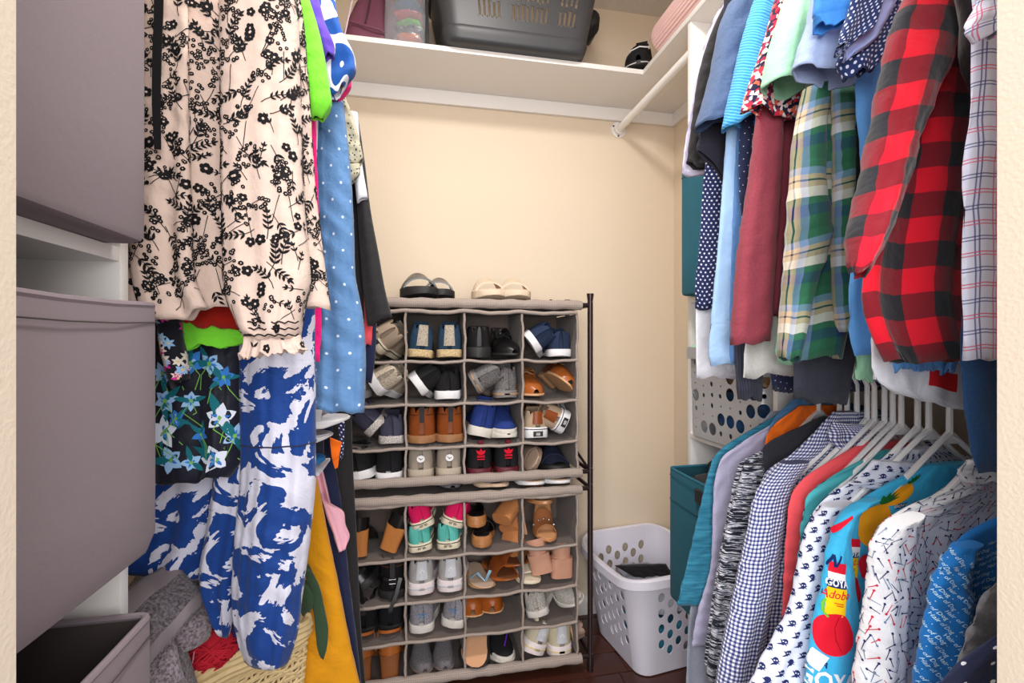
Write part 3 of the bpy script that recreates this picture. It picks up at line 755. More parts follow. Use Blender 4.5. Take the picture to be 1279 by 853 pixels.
T_('polo_shirt', 'cobalt blue polo shirt sleeve at the top, above the chambray sleeve', 'shirt', 'cobalt', [(1118, -12, 1170, -12), (1112, 100, 1160, 100), (1104, 220, 1150, 220)], .622, T=.005,
   extra=[SL('cobalt', [(1020, -14, 1070, -14), (1019, 12, 1062, 8), (1024, 26, 1050, 38)], .612, T=.013)])
T_('dress_shirt', 'navy shirt with white lattice dots and lavender lining, sleeves turned back', 'shirt', 'navydot', [(1124, -12, 1175, -12), (1116, 100, 1165, 100), (1108, 220, 1155, 220)], .604, T=.004,
   extra=[SL('navydot', [(1084, 12, 1122, 0), (1062, 52, 1114, 38), (1051, 74, 1100, 72), (1062, 90, 1088, 90)], .594, T=.010),
          ('lining', 'lavlining', [(1066, 10, 1128, -16), (1056, 42, 1108, 22), (1046, 64, 1086, 56), (1048, 70, 1064, 72)], .580, dict(T=.004, N=40, nv=24, hem=0)),
          SL('navydot', [(1066, -14, 1112, -18), (1055, 25, 1100, 2), (1045, 56, 1086, 38), (1046, 60, 1062, 56)], .570, T=.007)])
r, s = T_('baseball_jersey', 'white baseball jersey with red patch and curved hem above the hangers', 'shirt', 'jersey', [(1172, -12, 1235, -12), (1148, 120, 1235, 120), (1116, 240, 1235, 240), (1092, 350, 1235, 350), (1088, 435, 1215, 440), (1091, 478, 1206, 508), (1118, 492, 1202, 511)], .575, T=.006, amp=.003, hemwave=.0015, top=(.90, 2.2))
a, b_ = ab_at(s[0], 1181, 471)
printed(s[0], 'print', [rect(a - .0235, b_ - .0105, a + .0235, b_ + .0115) + (0,)], [MF['redpatch']], label='red patch near the hem')
T_('dress_shirt', 'light blue shirt with gathered hem peeping out under the red flannel', 'shirt', 'corn', [(1172, -12, 1230, -12), (1150, 140, 1228, 140), (1126, 300, 1220, 300), (1118, 440, 1200, 440), (1122, 459, 1192, 464)], .562, T=.004, amp=.004, lam=.02)
T_('flannel_shirt', 'red and black buffalo check flannel shirt, largest on the upper right rod', 'shirt', 'buffalo', [(1140, -12), (1128, 100), (1106, 220), (1084, 310), (1076, 369), (1089, 418), (1106, 451)], .530, T=.018, amp=.008, xo=1.05,
   extra=[SL('buffalo', [(1136, -12, 1208, -12), (1118, 25, 1198, 40), (1103, 88, 1182, 85), (1092, 158, 1152, 152), (1074, 250, 1126, 240), (1064, 305, 1096, 315), (1064, 340, 1082, 342)], .490, T=.020, N=64)])
T_('jacket', 'black knitted jacket with piped edge between the red flannel and windowpane shirt', 'jacket', 'black', [(1188, -12, 1262, -12), (1196, 30, 1255, 30), (1195, 72, 1252, 84), (1212, 97, 1250, 108)], .452, T=.009)
T_('jeans', 'dark blue denim jeans hanging lowest beside the right door jamb', 'jeans', 'denim', [(1232, -12), (1226, 100), (1216, 250), (1207, 350), (1196, 440), (1197, 455), (1205, 525), (1220, 592)], .445, T=.007, xo=.86, amp=.004)
T_('dress_shirt', 'white shirt with navy and red windowpane lines beside the right door jamb', 'shirt', 'pane', [(1217, 15), (1217, 88), (1208, 210), (1206, 300), (1206, 448)], .418, T=.010, xo=.84, amp=.004,
   extra=[SL('pane', [(1222, 0, 1250, -6), (1210, 38, 1244, 34), (1219, 52, 1236, 52)], .398, T=.009)])

# ---------------------------------------------------------------- lower right rod, far to near
ZN = 1.075
def B_(name, label, cat, m, rows, y, extra=(), zn=ZN, **kw):
    kw.setdefault('xo', 1.16); kw.setdefault('T', .013); kw.setdefault('nv', 64); kw.setdefault('hem', .015)
    x = .924
    first = onY(rows[0][0], rows[0][1], y); xl = first[0]
    # collar row, then the slope of the shoulder
    k = [((x - .05, zn), (x + .05, zn))]
    rr = []
    for q in rows:
        p = onY(q[0], q[1], y); rr.append((p, np.array([kw['xo'] + (0 if len(q) < 3 else q[2]), y, p[2]])))
    LR = [(np.array([a[0], y, a[1]]), np.array([b[0], y, b[1]])) for a, b in k] + rr
    kw.pop('xo')
    r = thing(name, label, cat, group=GR_B); out = []
    _seed[0] += 1; kw.setdefault('seed', _seed[0])
    out.append(cloth_w('body', r, MF[m], LR, y, **kw))
    for pn, mm, rows2, y2, kk in extra:
        _seed[0] += 1; kk = dict(kk); kk.setdefault('seed', _seed[0]); out.append(cloth(pn, r, MF[mm], rows2, y2, **kk))
    ROOTS.append(r); return r, out
def cloth_w(name, parent, mat, LR, y, **kw):
    """cloth() from world-space edge pairs"""
    rows = []
    for a, b in LR:
        ua, ub = proj(a), proj(b); rows.append((ua[0], ua[1], ub[0], ub[1]))
    return cloth(name, parent, mat, rows, y, **kw)
B_('tee_shirt', 'grey heather tee shirt showing only at the bottom beside the laundry basket', 'shirt', 'greyheather', [(905, 590), (884, 680), (862, 765), (857, 853), (856, 930)], 1.052, T=.009)
B_('tee_shirt', 'teal slub tee shirt hanging farthest on the lower right rod', 'shirt', 'tealshirt', [(893, 569), (886, 588), (875, 632), (858, 705), (845, 755)], 1.026, T=.012, amp=.004)
B_('tee_shirt', 'grey lavender tee shirt between the teal tee and streaked top', 'shirt', 'greylav', [(899, 576), (891, 613), (888, 701), (869, 775), (864, 806)], 1.000, T=.009, amp=.004)
B_('dress_shirt', 'denim blue shirt collar behind the orange tee shirt', 'shirt', 'bluecollar', [(964, 528), (958, 545), (952, 600), (950, 700)], .982, T=.006, zn=1.115)
B_('tee_shirt', 'orange tee shirt with its neckline rising above the charcoal tee', 'shirt', 'orange', [(957, 544), (955, 566), (955, 640), (955, 760)], .967, T=.006, zn=1.10)
B_('knit_top', 'black and white space-dyed streaky knit top', 'top', 'streak', [(925, 577), (910, 632), (899, 687), (884, 778), (879, 822), (884, 848)], .945, T=.012, amp=.006, zn=1.04,
   extra=[SL('streak', [(930, 580, 958, 580), (914, 632, 950, 632), (902, 690, 936, 690), (892, 770, 925, 770), (884, 846, 912, 852)], .927, T=.012)])
B_('tee_shirt', 'charcoal tee shirt with its shoulder between the orange tee and gingham shirt', 'shirt', 'charcoal', [(952, 562), (956, 600), (960, 700), (960, 800)], .905, T=.007, zn=1.085)
r, s = B_('dress_shirt', 'navy and white gingham shirt with long sleeve hanging', 'shirt', 'gingham', [(985, 570), (961, 586), (946, 621), (932, 687), (912, 797), (902, 853), (894, 920)], .868, T=.016, amp=.007, zn=1.10,
   extra=[SL('gingham', [(975, 578, 1010, 575), (948, 612, 990, 606), (934, 670, 978, 660), (918, 750, 965, 745), (902, 830, 948, 830), (890, 905, 935, 905)], .838, T=.020, nv=40), ('collar', 'gingham', [(1040, 527, 1082, 530), (1034, 546, 1122, 544), (1046, 562, 1112, 556)], .835, dict(T=.012, N=48, nv=20, amp=.006, lam=.05, hollow=False))])
B_('polo_shirt', 'coral red polo shirt on a white hanger beside the gingham shirt', 'shirt', 'coral', [(1002, 600), (988, 622), (984, 654), (979, 745), (974, 860), (972, 930)], .800, T=.012, amp=.003, zn=1.05)
B_('tee_shirt', 'aqua tee shirt between the coral polo and the skull print shirt', 'shirt', 'aqua', [(1013, 613), (1004, 635), (999, 673), (992, 760), (984, 870), (982, 930)], .768, T=.009, amp=.003, zn=1.04)
r, s = B_('dress_shirt', 'pale blue shirt printed with small navy skulls and crossbones', 'shirt', 'skull', [(1048, 611), (1024, 629), (1011, 653), (998, 697), (983, 766), (962, 805), (944, 853), (930, 920)], .735, T=.013, amp=.006, zn=1.05,
   extra=[SL('skull', [(1030, 632, 1062, 625), (1012, 656, 1050, 650), (1000, 700, 1042, 700), (986, 766, 1030, 766), (960, 815, 1012, 815), (938, 860, 1008, 862), (926, 920, 1000, 925)], .712, T=.016, nv=40), ('collar', 'skull', [(1092, 574, 1140, 578), (1074, 592, 1172, 598), (1060, 604, 1135, 612)], .708, dict(T=.010, N=48, nv=20, amp=.003, hollow=False))])
MP = lambda n, c: solid(n, c, .8, spec=.2)
def skulls(sf, name):
    P = []; rs = random.Random(5); k = 0; b = .012
    while b < sf.H - .01:
        a = -sf.per.mean() * .45 + (k % 2) * .0135
        while a < sf.per.mean() * .3:
            an = rs.uniform(-.25, .25); x, y = a, b; sk = 1.3
            for q in (leaf(-.006, -.0015, .5, .013, .0022), leaf(-.006, .0065, -.5, .013, .0022), disc(0, 0, .0036, 8), [(-.0018, .002), (.0018, .002), (.0016, .0052), (-.0016, .0052)]): P.append((rot(q, an, x, y, sk), None, 0))
            for ex in (-.0014, .0014): P.append((rot(disc(ex, .0004, .0009, 5), an, x, y, sk), None, 1))
            a += .027
        b += .0165; k += 1
    printed(sf, name, P, [MP('navy_print', S_(36, 44, 96)), MF['skull']], label='navy skull and crossbones print')
for q in s: skulls(q, 'print')

# soup-can shirt: turquoise with cans, peppers and pineapples
r, s = B_('dress_shirt', 'turquoise shirt printed with yellow seasoning cans, red peppers and pineapples', 'shirt', 'soup', [(1080, 620), (1056, 639), (1050, 680), (1045, 749), (1040, 814), (1036, 853), (1030, 940)], .682, T=.012, amp=.004, zn=1.035,
   extra=[SL('soup', [(1076, 626, 1096, 622), (1052, 644, 1070, 640), (1038, 680, 1060, 680), (1027, 735, 1067, 735), (1013, 800, 1078, 800), (1008, 853, 1082, 853), (1002, 925, 1084, 925)], .662, T=.014, nv=64, N=80, amp=.003)])
MC = [MP('print_yellow', S_(250, 208, 20)), MP('print_red', S_(222, 24, 50)), MP('print_navy', S_(14, 44, 104)), MP('print_white', S_(242, 244, 246)), MP('print_orange', S_(246, 166, 30)), MP('print_green', S_(110, 190, 60)), MP('print_darkgreen', S_(30, 110, 50)), MP('print_brick', S_(214, 70, 20)), MP('print_deep_red', S_(170, 10, 36))]
def goya(sf, sleeve):
    P = []; K = .00135; KX = K * 1.02
    def at(u, v): return np.array(ab_at(sf, u, v))
    def put(xy_fs, mi, c, a=0.0):
        V, fs = xy_fs; P.append((rot(V, a, c[0], c[1]), fs, mi))
    def R(w, h): return rect(-w / 2 * KX, -h / 2 * K, w / 2 * KX, h / 2 * K)
    def T(txt, h, mi, c, a=0, sh=0, wx=1.0, bold=.02):
        V, fs = text2d(txt, h * K * 1.35, sh, bold); V = V * np.array([wx * .92, 1]); put((V, fs), mi, c, a)
    def can(u, v, s, a):
        c = at(u, v); ca, sa = math.cos(a), math.sin(a)
        def o(dx, dy): return c + np.array([dx * KX * ca - dy * K * sa, dx * KX * sa + dy * K * ca]) * s
        def RR(w, h): return R(w * s, h * s)
        put(RR(24, 15), 1, o(0, -16), a); put(RR(24, 8), 3, o(0, -7), a); put(RR(24, 11), 2, o(0, 1), a); T('GOYA', 8.5 * s, 3, o(0, 1), a, 0, 1.0, .035)
        put(RR(25, 34), 0, o(1, 23), a); T('Adobo', 11 * s, 1, o(0, 15), a - .06, .25, .95, .01)
        put(R(11 * s, 1.1 * s), 7, o(3, 24.5), a); put(R(8 * s, 1.1 * s), 7, o(4, 27), a)
        # pepper
        pp = [(r_ * math.sin(q) * 24, -r_ * math.cos(q) * 27) for q in np.linspace(0, 2 * PI, 33)[:-1] for r_ in [1 - .13 * max(0, math.cos(q)) ** 6 + .07 * math.cos(2 * q) - .12 * max(0, -math.cos(q)) ** 8]]
        pe = rot(pp, -.25) * np.array([KX * s, K * s]); put(star(pe, 0, 0, 5), 1, o(3, 62), a)
        put((ribbon([(x * KX * s, y * K * s) for x, y in [(2, -22), (-1, -8), (2, 6), (8, 20)]], .0012)), 8, o(2, 62), a)
        put((rot([(0, 0), (5, -4), (12, -3), (8, 3), (3, 5), (-3, 5)], .2) * np.array([KX * s, K * s]), None), 0, o(-7, 39), a)
        put(ribbon([(x * KX * s, y * K * s) for x, y in [(0, 4), (-6, -2), (-7, -10), (-4, -16)]], .0035 * s), 5, o(-7, 38), a)
    def pine(u, v, s, a):
        c = at(u, v); el = [(math.sin(q) * 17 * KX * s, -math.cos(q) * 21 * K * s) for q in np.linspace(0, 2 * PI, 25)[:-1]]
        put(star(el, 0, 0, 4), 4, c, a)
        for k in (-2, -1, 0, 1, 2): put(ribbon([(k * 6 * KX * s * math.cos(q * .9), q * 19 * K * s) for q in np.linspace(-.9, .9, 8)], .0009), 0, c, a)
        for k in range(5): put((leaf(0, 0, -PI / 2 + (k - 2) * .45, 14 * K * s, .007 * s), None), 6, c + np.array([0, -20 * K * s]), a)
    if sleeve:
        can(1046, 728, .97, .03)
        c = at(1043, 700)
        for dx, a in ((-5, .35), (0, -.35), (6, .35)): put((rect(-.0022, -.010, .0022, .010)), 2, c + np.array([dx * KX, 0]), a)
        put(R(7, 32), 1, at(1053, 655), .75)
        put(R(17, 20), 3, at(1018, 822), .5); T('GOYA', 6.5, 2, at(1019, 821), .55)
        put(R(70, 34), 2, at(1034, 862), .12); T('GOYA', 21, 3, at(1034, 852), .12, 0, .8, .03)
    else:
        pine(1090, 650, 1.35, .1); pine(1124, 618, .85, -.5)
        put(R(13, 8), 2, at(1128, 632), -.2); T('GOYA', 5, 3, at(1128, 632), -.2)
        put(R(16, 6), 2, at(1068, 632), -.4); put(R(5, 9), 2, at(1080, 628), .2)
        can(1066, 692, .75, .1); put(star(np.array([(math.sin(q) * .012, -math.cos(q) * .02) for q in np.linspace(0, 2 * PI, 17)[:-1]]), 0, 0, 3), 1, at(1078, 710))
    printed(sf, 'print', P, MC, label='can, pepper and pineapple print with lettering', off=.0014)
goya(s[0], False); goya(s[1], True)

r, s = B_('dress_shirt', 'white shirt printed with tiny navy and red golf tees', 'shirt', 'bats', [(1182, 611), (1104, 655), (1090, 680), (1087, 732), (1078, 853), (1074, 930)], .612, T=.014, amp=.006, zn=1.045,
   extra=[SL('bats', [(1108, 655, 1150, 640), (1091, 684, 1140, 680), (1088, 732, 1132, 732), (1080, 800, 1128, 800), (1074, 860, 1124, 862), (1070, 930, 1120, 930)], .588, T=.018, nv=40), ('collar', 'bats', [(1208, 574, 1240, 576), (1196, 590, 1250, 588), (1205, 602, 1245, 600)], .590, dict(T=.008, N=48, nv=18, amp=.003, hollow=False))])
def tees(sf):
    P = []; rs = random.Random(8); b = .01
    while b < sf.H - .01:
        a = -sf.per.mean() * .45
        while a < sf.per.mean() * .35:
            x, y, an = a + rs.uniform(-.004, .004), b + rs.uniform(-.003, .003), rs.choice([.2, 1.2, 1.9, 2.6, 4.1, 5.2]) + rs.uniform(-.2, .2)
            mi = rs.choice([0, 0, 1, 2]); l = rs.uniform(.011, .016)
            P.append((rot([(0, -.0007), (l, -.0004), (l, .0004), (0, .0007)], an, x, y), None, mi)); P.append((rot(disc(-.0006, 0, .0018, 6), an, x, y), None, mi))
            a += .0135
        b += .0125
    printed(sf, 'print', P, [MP('navy_print', S_(36, 44, 96)), MP('red_tee_print', S_(206, 48, 74)), MP('grey_blue_print', S_(120, 140, 170))], label='tiny navy and red tee print')
for q in s: tees(q)
r, s = B_('dress_shirt', 'bright blue shirt covered in slanting white lettering', 'shirt', 'dogblue', [(1205, 668), (1184, 697), (1172, 714), (1162, 766), (1150, 853), (1144, 930)], .520, T=.012, amp=.004, zn=1.03,
   extra=[SL('dogblue', [(1195, 682, 1222, 676), (1172, 716, 1206, 712), (1160, 766, 1212, 766), (1148, 830, 1196, 830), (1138, 900, 1182, 900)], .500, T=.013, nv=40)])
def letters(sf, an):
    P = []; V, fs = text2d('Hair of Dog', .0070, .3, .012); b = .004; k = 0
    while b < sf.H:
        a = -sf.per.mean() * .46 + (k % 3) * .017
        while a < sf.per.mean() * .42:
            P.append((rot(V, an, a, b + (a * math.tan(an))), fs, 0)); P.append((rot(disc(.0215, 0, .0007, 6), an, a, b + a * math.tan(an)), None, 0)); a += .043
        b += .0098; k += 1
    printed(sf, 'print', P, [MP('pale_blue_print', S_(190, 228, 250))], label='rows of small white lettering')
letters(s[0], -.3); letters(s[1], .65)
B_('tee_shirt', 'grey marl tee shirt beside the right door jamb, below the blue lettered shirt', 'shirt', 'marl', [(1242, 732), (1215, 785), (1196, 840), (1188, 900)], .462, T=.009, zn=1.02)
B_('dress_shirt', 'navy shirt with white cross dots, nearest on the lower right rod', 'shirt', 'crossnavy', [(1242, 800), (1200, 832), (1168, 870), (1160, 930)], .425, T=.009, zn=1.0)
# ---------------------------------------------------------------- left rod, near to far
def L_(name, label, cat, pieces):
    r, s = garment(name, label, cat, GR_L, pieces); ROOTS.append(r); return r, s
TL = (-.43, 1.96)
def D(**k): return k
r, s = L_('blouse', 'cream blouse with black floral sprigs and ruffled cuff beside the grey bins', 'blouse', [
    ('body', 'blouse', [(372, -12), (384, 100), (394, 240), (404, 320), (413, 387)], .835, D(xo=-.70, top=TL, T=.035, amp=.010, lam=.10, N=110, nv=60)),
    ('sleeve', 'blouse', [(274, -12, 372, -12), (278, 100, 374, 100), (281, 260, 380, 260), (284, 359, 387, 350), (296, 399, 378, 392), (307, 422, 374, 420)], .775, D(T=.036, amp=.007, lam=.055, N=80, nv=56, hem=0)),
    ('cuff_ruffle', 'blouse', [(306, 420, 375, 418), (305, 432, 378, 428), (300, 447, 384, 437)], .775, D(T=.030, amp=.006, lam=.014, N=96, nv=16, hem=.004, g0=.5)),
    ('front_panel', 'blouse', [(165, -12, 235, -12), (168, 100, 236, 100), (160, 240, 240, 240), (165, 340, 245, 345), (180, 401, 262, 390)], .79, D(T=.012, amp=.007, lam=.06, N=70, nv=50)),
])
blouse = r
def sprigs(sf, seed, amax, name='print'):
    rs = random.Random(seed); P = []
    W = amax
    def branch(x, y, a, n, ll):
        pts = []; cx, cy, an = x, y, a; bend = rs.uniform(-.16, .16)
        for i in range(n):
            pts.append((cx, cy)); cx += math.cos(an) * .0075; cy += math.sin(an) * .0075; an += bend
            for sd in (-1, 1):
                if i > 0: P.append((leaf(cx, cy, an + sd * .75, ll * (1.1 - .5 * i / n), ll * .34), None, 0))
        pts.append((cx, cy)); P.append((leaf(cx, cy, an, ll, ll * .34), None, 0)); q, f = ribbon(pts, .0011); P.append((q, f, 0))
    def flower(x, y, R):
        a0 = rs.random() * 6
        for k in range(5): P.append((disc(x + R * .55 * math.cos(a0 + k * 1.2566), y + R * .55 * math.sin(a0 + k * 1.2566), R * .44, 7), None, 0))
        P.append((disc(x, y, R * .22, 6), None, 1))
    def cluster(x, y, a):
        for i in range(17):
            tt = rs.random(); w = .014 * math.sin(PI * (.12 + .8 * tt)); d = rs.uniform(-1, 1) * w
            px, py = x + math.cos(a) * tt * .05 - math.sin(a) * d, y + math.sin(a) * tt * .05 + math.cos(a) * d
            r_ = rs.uniform(.0026, .0036); P.append((disc(px, py, r_, 6, rs.random()), None, 0)); P.append((disc(px, py, r_ * .28, 4), None, 1))
        q, f = ribbon([(x - math.cos(a + .2) * .04 * (1 - t_), y - math.sin(a + .2) * .04 * (1 - t_)) for t_ in np.linspace(0, 1, 5)], .0011); P.append((q, f, 0))
    b = .0
    k = 0
    while b < sf.H:
        a = -W + (k % 2) * .0135
        while a < W:
            x, y = a + rs.uniform(-.011, .011), b + rs.uniform(-.010, .010); t_ = rs.random()
            if t_ < .44: branch(x, y, rs.choice([-1.2, -.6, -2.2, 2.4, .9, -1.7]) + rs.uniform(-.4, .4), rs.randint(4, 6), rs.uniform(.009, .0125))
            elif t_ < .68: cluster(x, y, rs.uniform(-2.4, -.7))
            elif t_ < .88:
                for _ in range(rs.randint(1, 2)): flower(x + rs.uniform(-.012, .012), y + rs.uniform(-.012, .012), rs.uniform(.006, .009))
            else: branch(x, y, rs.random() * 6.28, 3, .008)
            a += .027
        b += .0225; k += 1
    printed(sf, name, P, [MF['ink'], MF['blouse']], label='black sprig and blossom print', amax=amax + .03)
for i, q in enumerate(s):
    if i == 2: sprigs(q, 14, q.per.mean() * .30)
    else: sprigs(q, 11 + i, q.per.mean() * .36)
b = MB(); b.strip([onY(u, v, .752) for u, v in ((199, -40), (198, 20), (196, 70), (195, 130), (197, 186))], (1, 0, 0), [.012, .011, .011, .010, .008], .002)
tag(b.build('drawstring', MF['ink'], r), 'narrow black hanging ribbon')
b = MB()
for v in (402, 410, 418):
    b.tube([onY(u, v + 1.5 * math.sin(u * .5), .738) for u in np.linspace(309, 373, 16)], .0011, 5)
b.build('smocking', MF['ink'], r)

r, s = L_('blouse', 'lime green top with short sleeve, its hem showing below the cream blouse', 'blouse', [
    ('body', 'lime', [(226, 399, 309, 411), (228, 420, 307, 420), (230, 437, 305, 429)], .885, D(T=.010, amp=.002, nv=16)),
    ('back', 'lime', [(215, 60, 380, 60), (220, 250, 340, 250), (226, 400, 309, 412)], .90, D(T=.005, top=TL, nv=30)),
    ('sleeve', 'lime', [(360, -12, 383, -12), (366, 40, 399, 40), (374, 100, 411, 105), (384, 138, 414, 128), (390, 152, 404, 146)], .905, D(T=.022, N=48, nv=30))])
L_('tee_shirt', 'brick red top showing between the cream blouse and the lime hem', 'shirt', [('body', 'red', [(212, 300, 330, 300), (222, 380, 315, 380), (228, 402, 310, 414)], .872, D(T=.004, amp=.002, top=TL))])
r, s = L_('tee_shirt', 'violet tee shirt sleeve behind the lime green sleeve', 'shirt', [
    ('body', 'purple', [(230, 30, 385, 30), (235, 180, 375, 180)], .925, D(T=.005, top=TL, nv=26)),
    ('sleeve', 'purple', [(365, -12, 396, -12), (380, 30, 406, 28), (393, 60, 418, 60), (403, 76, 417, 70)], .935, D(T=.016, N=48, nv=26))])
# black dress with tropical flowers
r, s = L_('dress', 'black dress with blue and white tropical flowers below the lime hem', 'dress', [
    ('skirt', 'tropical', [(170, 395, 305, 395), (180, 430, 302, 430), (188, 500, 299, 500), (188, 580, 300, 572), (194, 603, 288, 593)], .935, D(T=.020, amp=.008, lam=.06, N=90, nv=50)),
    ('bodice', 'tropical', [(200, 100, 350, 100), (205, 250, 330, 250), (185, 400, 305, 400)], .945, D(T=.006, top=TL, nv=30))])
sk = s[0]
def tropic(sf):
    P = []; rs = random.Random(21); mats = [MP('print_sky', S_(150, 190, 230)), MP('print_blue', S_(52, 120, 200)), MP('print_ice', S_(214, 222, 238)), MP('print_teal', S_(22, 104, 116)), MP('print_leafgreen', S_(120, 180, 80))]
    def bloom(x, y, R, mi):
        a0 = rs.random() * 6; n = rs.choice([5, 6])
        for k in range(n): P.append((leaf(x, y, a0 + k * 2 * PI / n + rs.uniform(-.15, .15), R * rs.uniform(.8, 1.1), R * .62), None, mi))
        for k in range(n): P.append((leaf(x, y, a0 + k * 2 * PI / n, R * .55, R * .2), None, 1 if mi != 1 else 0))
        P.append((disc(x, y, R * .18, 6), None, 4))
    for u, v, R, mi in ((275, 520, .030, 2), (235, 455, .026, 1), (262, 455, .022, 0), (280, 470, .018, 1), (205, 540, .028, 2), (207, 500, .022, 0), (240, 500, .018, 0), (270, 575, .030, 2), (215, 575, .026, 0), (205, 465, .02, 0), (292, 545, .022, 0), (222, 520, .016, 1), (250, 540, .016, 1), (240, 575, .018, 0)):
        a, b_ = ab_at(sf, u, v)
        for _ in range(2): P.append((leaf(a, b_, rs.random() * 6.28, R * 1.7, R * .5), None, 3))
        for _ in range(2): P.append((ribbon([(a, b_), (a + rs.uniform(-.02, .02), b_ + .02), (a + rs.uniform(-.03, .03), b_ + .045)], .0014) + (4,)))
        bloom(a, b_, R, mi)
    printed(sf, 'print', P, mats, label='blue and white tropical flower print')
tropic(sk)
# small floral cuff
r, s = L_('blouse', 'multicoloured floral cuff on black hanging between grey bin and lime hem', 'blouse', [('sleeve', 'multifloral', [(190, 250, 222, 250), (194, 330, 224, 330), (197, 398, 226, 402), (202, 440, 232, 440), (214, 482, 238, 474)], .868, D(T=.014, N=48, nv=40)),
     ('body', 'multifloral', [(200, 60, 330, 60), (200, 240, 300, 240), (196, 380, 250, 380)], .855, D(T=.003, top=TL, nv=30))])
def cuffprint(sf):
    P = []; rs = random.Random(3); mats = [MP('print_cream', S_(226, 216, 206)), MP('print_magenta', S_(206, 56, 146)), MP('print_sky', S_(150, 190, 230)), MP('print_gold', S_(224, 196, 140))]
    for _ in range(75):
        x, y = rs.uniform(-.035, .035), rs.uniform(.0, sf.H); R = rs.uniform(.007, .012); mi = rs.choice([0, 0, 1, 2]); a0 = rs.random() * 6
        for k in range(6): P.append((leaf(x, y, a0 + k * 1.047, R, R * .5), None, mi))
        P.append((disc(x, y, R * .22, 6), None, 3))
    printed(sf, 'print', P, mats, label='cream, magenta and blue flower print')
cuffprint(s[0])
# long blue and white dress
r, s = L_('dress', 'long blue and white blotch print dress with tiered skirt', 'dress', [
    ('bodice', 'dress', [(240, 60, 400, 60), (250, 200, 396, 200), (255, 380, 393, 380), (262, 440, 394, 440)], .985, D(T=.010, top=TL, nv=36)),
    ('skirt', 'dress', [(298, 380, 393, 376), (300, 480, 394, 480), (302, 558, 394, 556), (302, 580, 394, 590), (295, 663, 388, 663), (291, 738, 378, 742), (300, 800, 368, 806), (306, 818, 362, 823)], .945, D(T=(.03, .045, .045), amp=.009, lam=.06, N=100, nv=72, hem=.02, p=2.2)),
    ('side_fold', 'dress', [(268, 420, 322, 420), (270, 560, 318, 560), (259, 660, 308, 660), (250, 716, 300, 716), (264, 768, 292, 770), (273, 790, 285, 795)], .975, D(T=.026, amp=.008, lam=.05, N=60, nv=50)),
    ('back_fold', 'dress', [(170, 540, 300, 530), (178, 620, 290, 600), (162, 680, 278, 690), (150, 712, 252, 722)], 1.01, D(T=.014, amp=.012, lam=.08, N=70, nv=36))])
b = MB(); P = s[1].P; i = int(np.argmin(abs(proj(P[:, s[1].N // 2])[:, 1] - 557)))
b.tube([tuple(P[i, j] + s[1].n[i, j] * .0005) for j in range(s[1].N)], .0014, 5, closed=True); b.build('tier_seam', MF['navy'], r)
L_('blouse', 'white blouse printed with big blue flowers, sleeve at the top near the shelf', 'blouse', [
    ('sleeve', 'bluewhite', [(375, -12, 416, -12), (382, 37, 427, 37), (394, 75, 444, 76), (404, 98, 445, 90), (412, 124, 430, 112)], .985, D(T=.020, N=48, nv=30)),
    ('body', 'bluewhite', [(250, 30, 400, 30), (255, 180, 390, 180)], 1.005, D(T=.004, top=TL, nv=26))])
L_('blouse', 'hot pink blouse with scalloped edge and bead trim behind the blue flower sleeve', 'blouse', [
    ('sleeve', 'pink', [(398, 70, 438, 84), (404, 108, 439, 106), (409, 136, 424, 128)], 1.02, D(T=.010, N=40, nv=20)),
    ('body', 'pink', [(394, 130), (396, 200), (400, 300), (402, 400), (399, 453)], .962, D(xo=-.55, T=.006, top=TL, amp=.003))])
L_('tunic', 'denim blue chambray tunic with white embroidered dots', 'blouse', [
    ('sleeve', 'chambray', [(392, 118, 428, 118), (394, 140, 431, 146), (394, 200, 437, 200), (396, 280, 442, 280), (396, 345, 444, 342), (394, 390, 453, 392), (392, 450, 457, 450), (391, 508, 455, 514)], 1.035, D(T=.030, amp=.008, lam=.05, N=80, nv=64, wr=1.6)),
    ('body', 'chambray', [(250, 120, 420, 120), (255, 250, 410, 250), (262, 380, 405, 380)], 1.06, D(T=.006, top=TL, nv=36))])
L_('cardigan', 'olive cream lace cardigan sleeve next to the chambray tunic', 'cardigan', [
    ('sleeve', 'lace', [(412, 112, 430, 118), (420, 145, 442, 148), (426, 175, 449, 174), (433, 203, 454, 198)], 1.11, D(T=.016, N=40, nv=30)),
    ('cuff', 'lace', [(430, 206, 450, 205), (434, 222, 450, 216), (437, 228, 444, 226)], 1.105, D(T=.013, N=32, nv=14)),
    ('body', 'lace', [(290, 130, 425, 130), (300, 300, 420, 300)], 1.13, D(T=.005, top=TL, nv=30))])
L_('blouse', 'white blouse with narrow sleeve between lace cardigan and black cardigan', 'blouse', [
    ('sleeve', 'white', [(436, 140, 447, 142), (440, 200, 452, 200), (446, 254, 460, 250)], 1.155, D(T=.012, N=32, nv=24)),
    ('body', 'white', [(310, 140, 435, 140), (315, 280, 430, 280)], 1.165, D(T=.004, top=TL, nv=24))])
L_('cardigan', 'black cardigan with long slanting sleeve near the shoe rack top', 'cardigan', [
    ('body', 'black', [(434, 137), (444, 152), (449, 200), (452, 300), (455, 400)], 1.21, D(xo=-.60, T=.007, top=TL)),
    ('sleeve', 'black', [(434, 142, 448, 150), (440, 200, 456, 205), (446, 262, 463, 262), (450, 320, 473, 316), (455, 375, 483, 370), (459, 405, 490, 396)], 1.185, D(T=.015, N=48, nv=40))])
L_('tee_shirt', 'coral jersey end hanging below the black cardigan sleeve', 'shirt', [('body', 'coral', [(400, 150, 425, 160), (430, 260, 448, 270), (440, 330, 458, 340), (446, 390, 466, 390), (452, 432, 464, 430)], 1.235, D(T=.008, top=TL, amp=.003))])
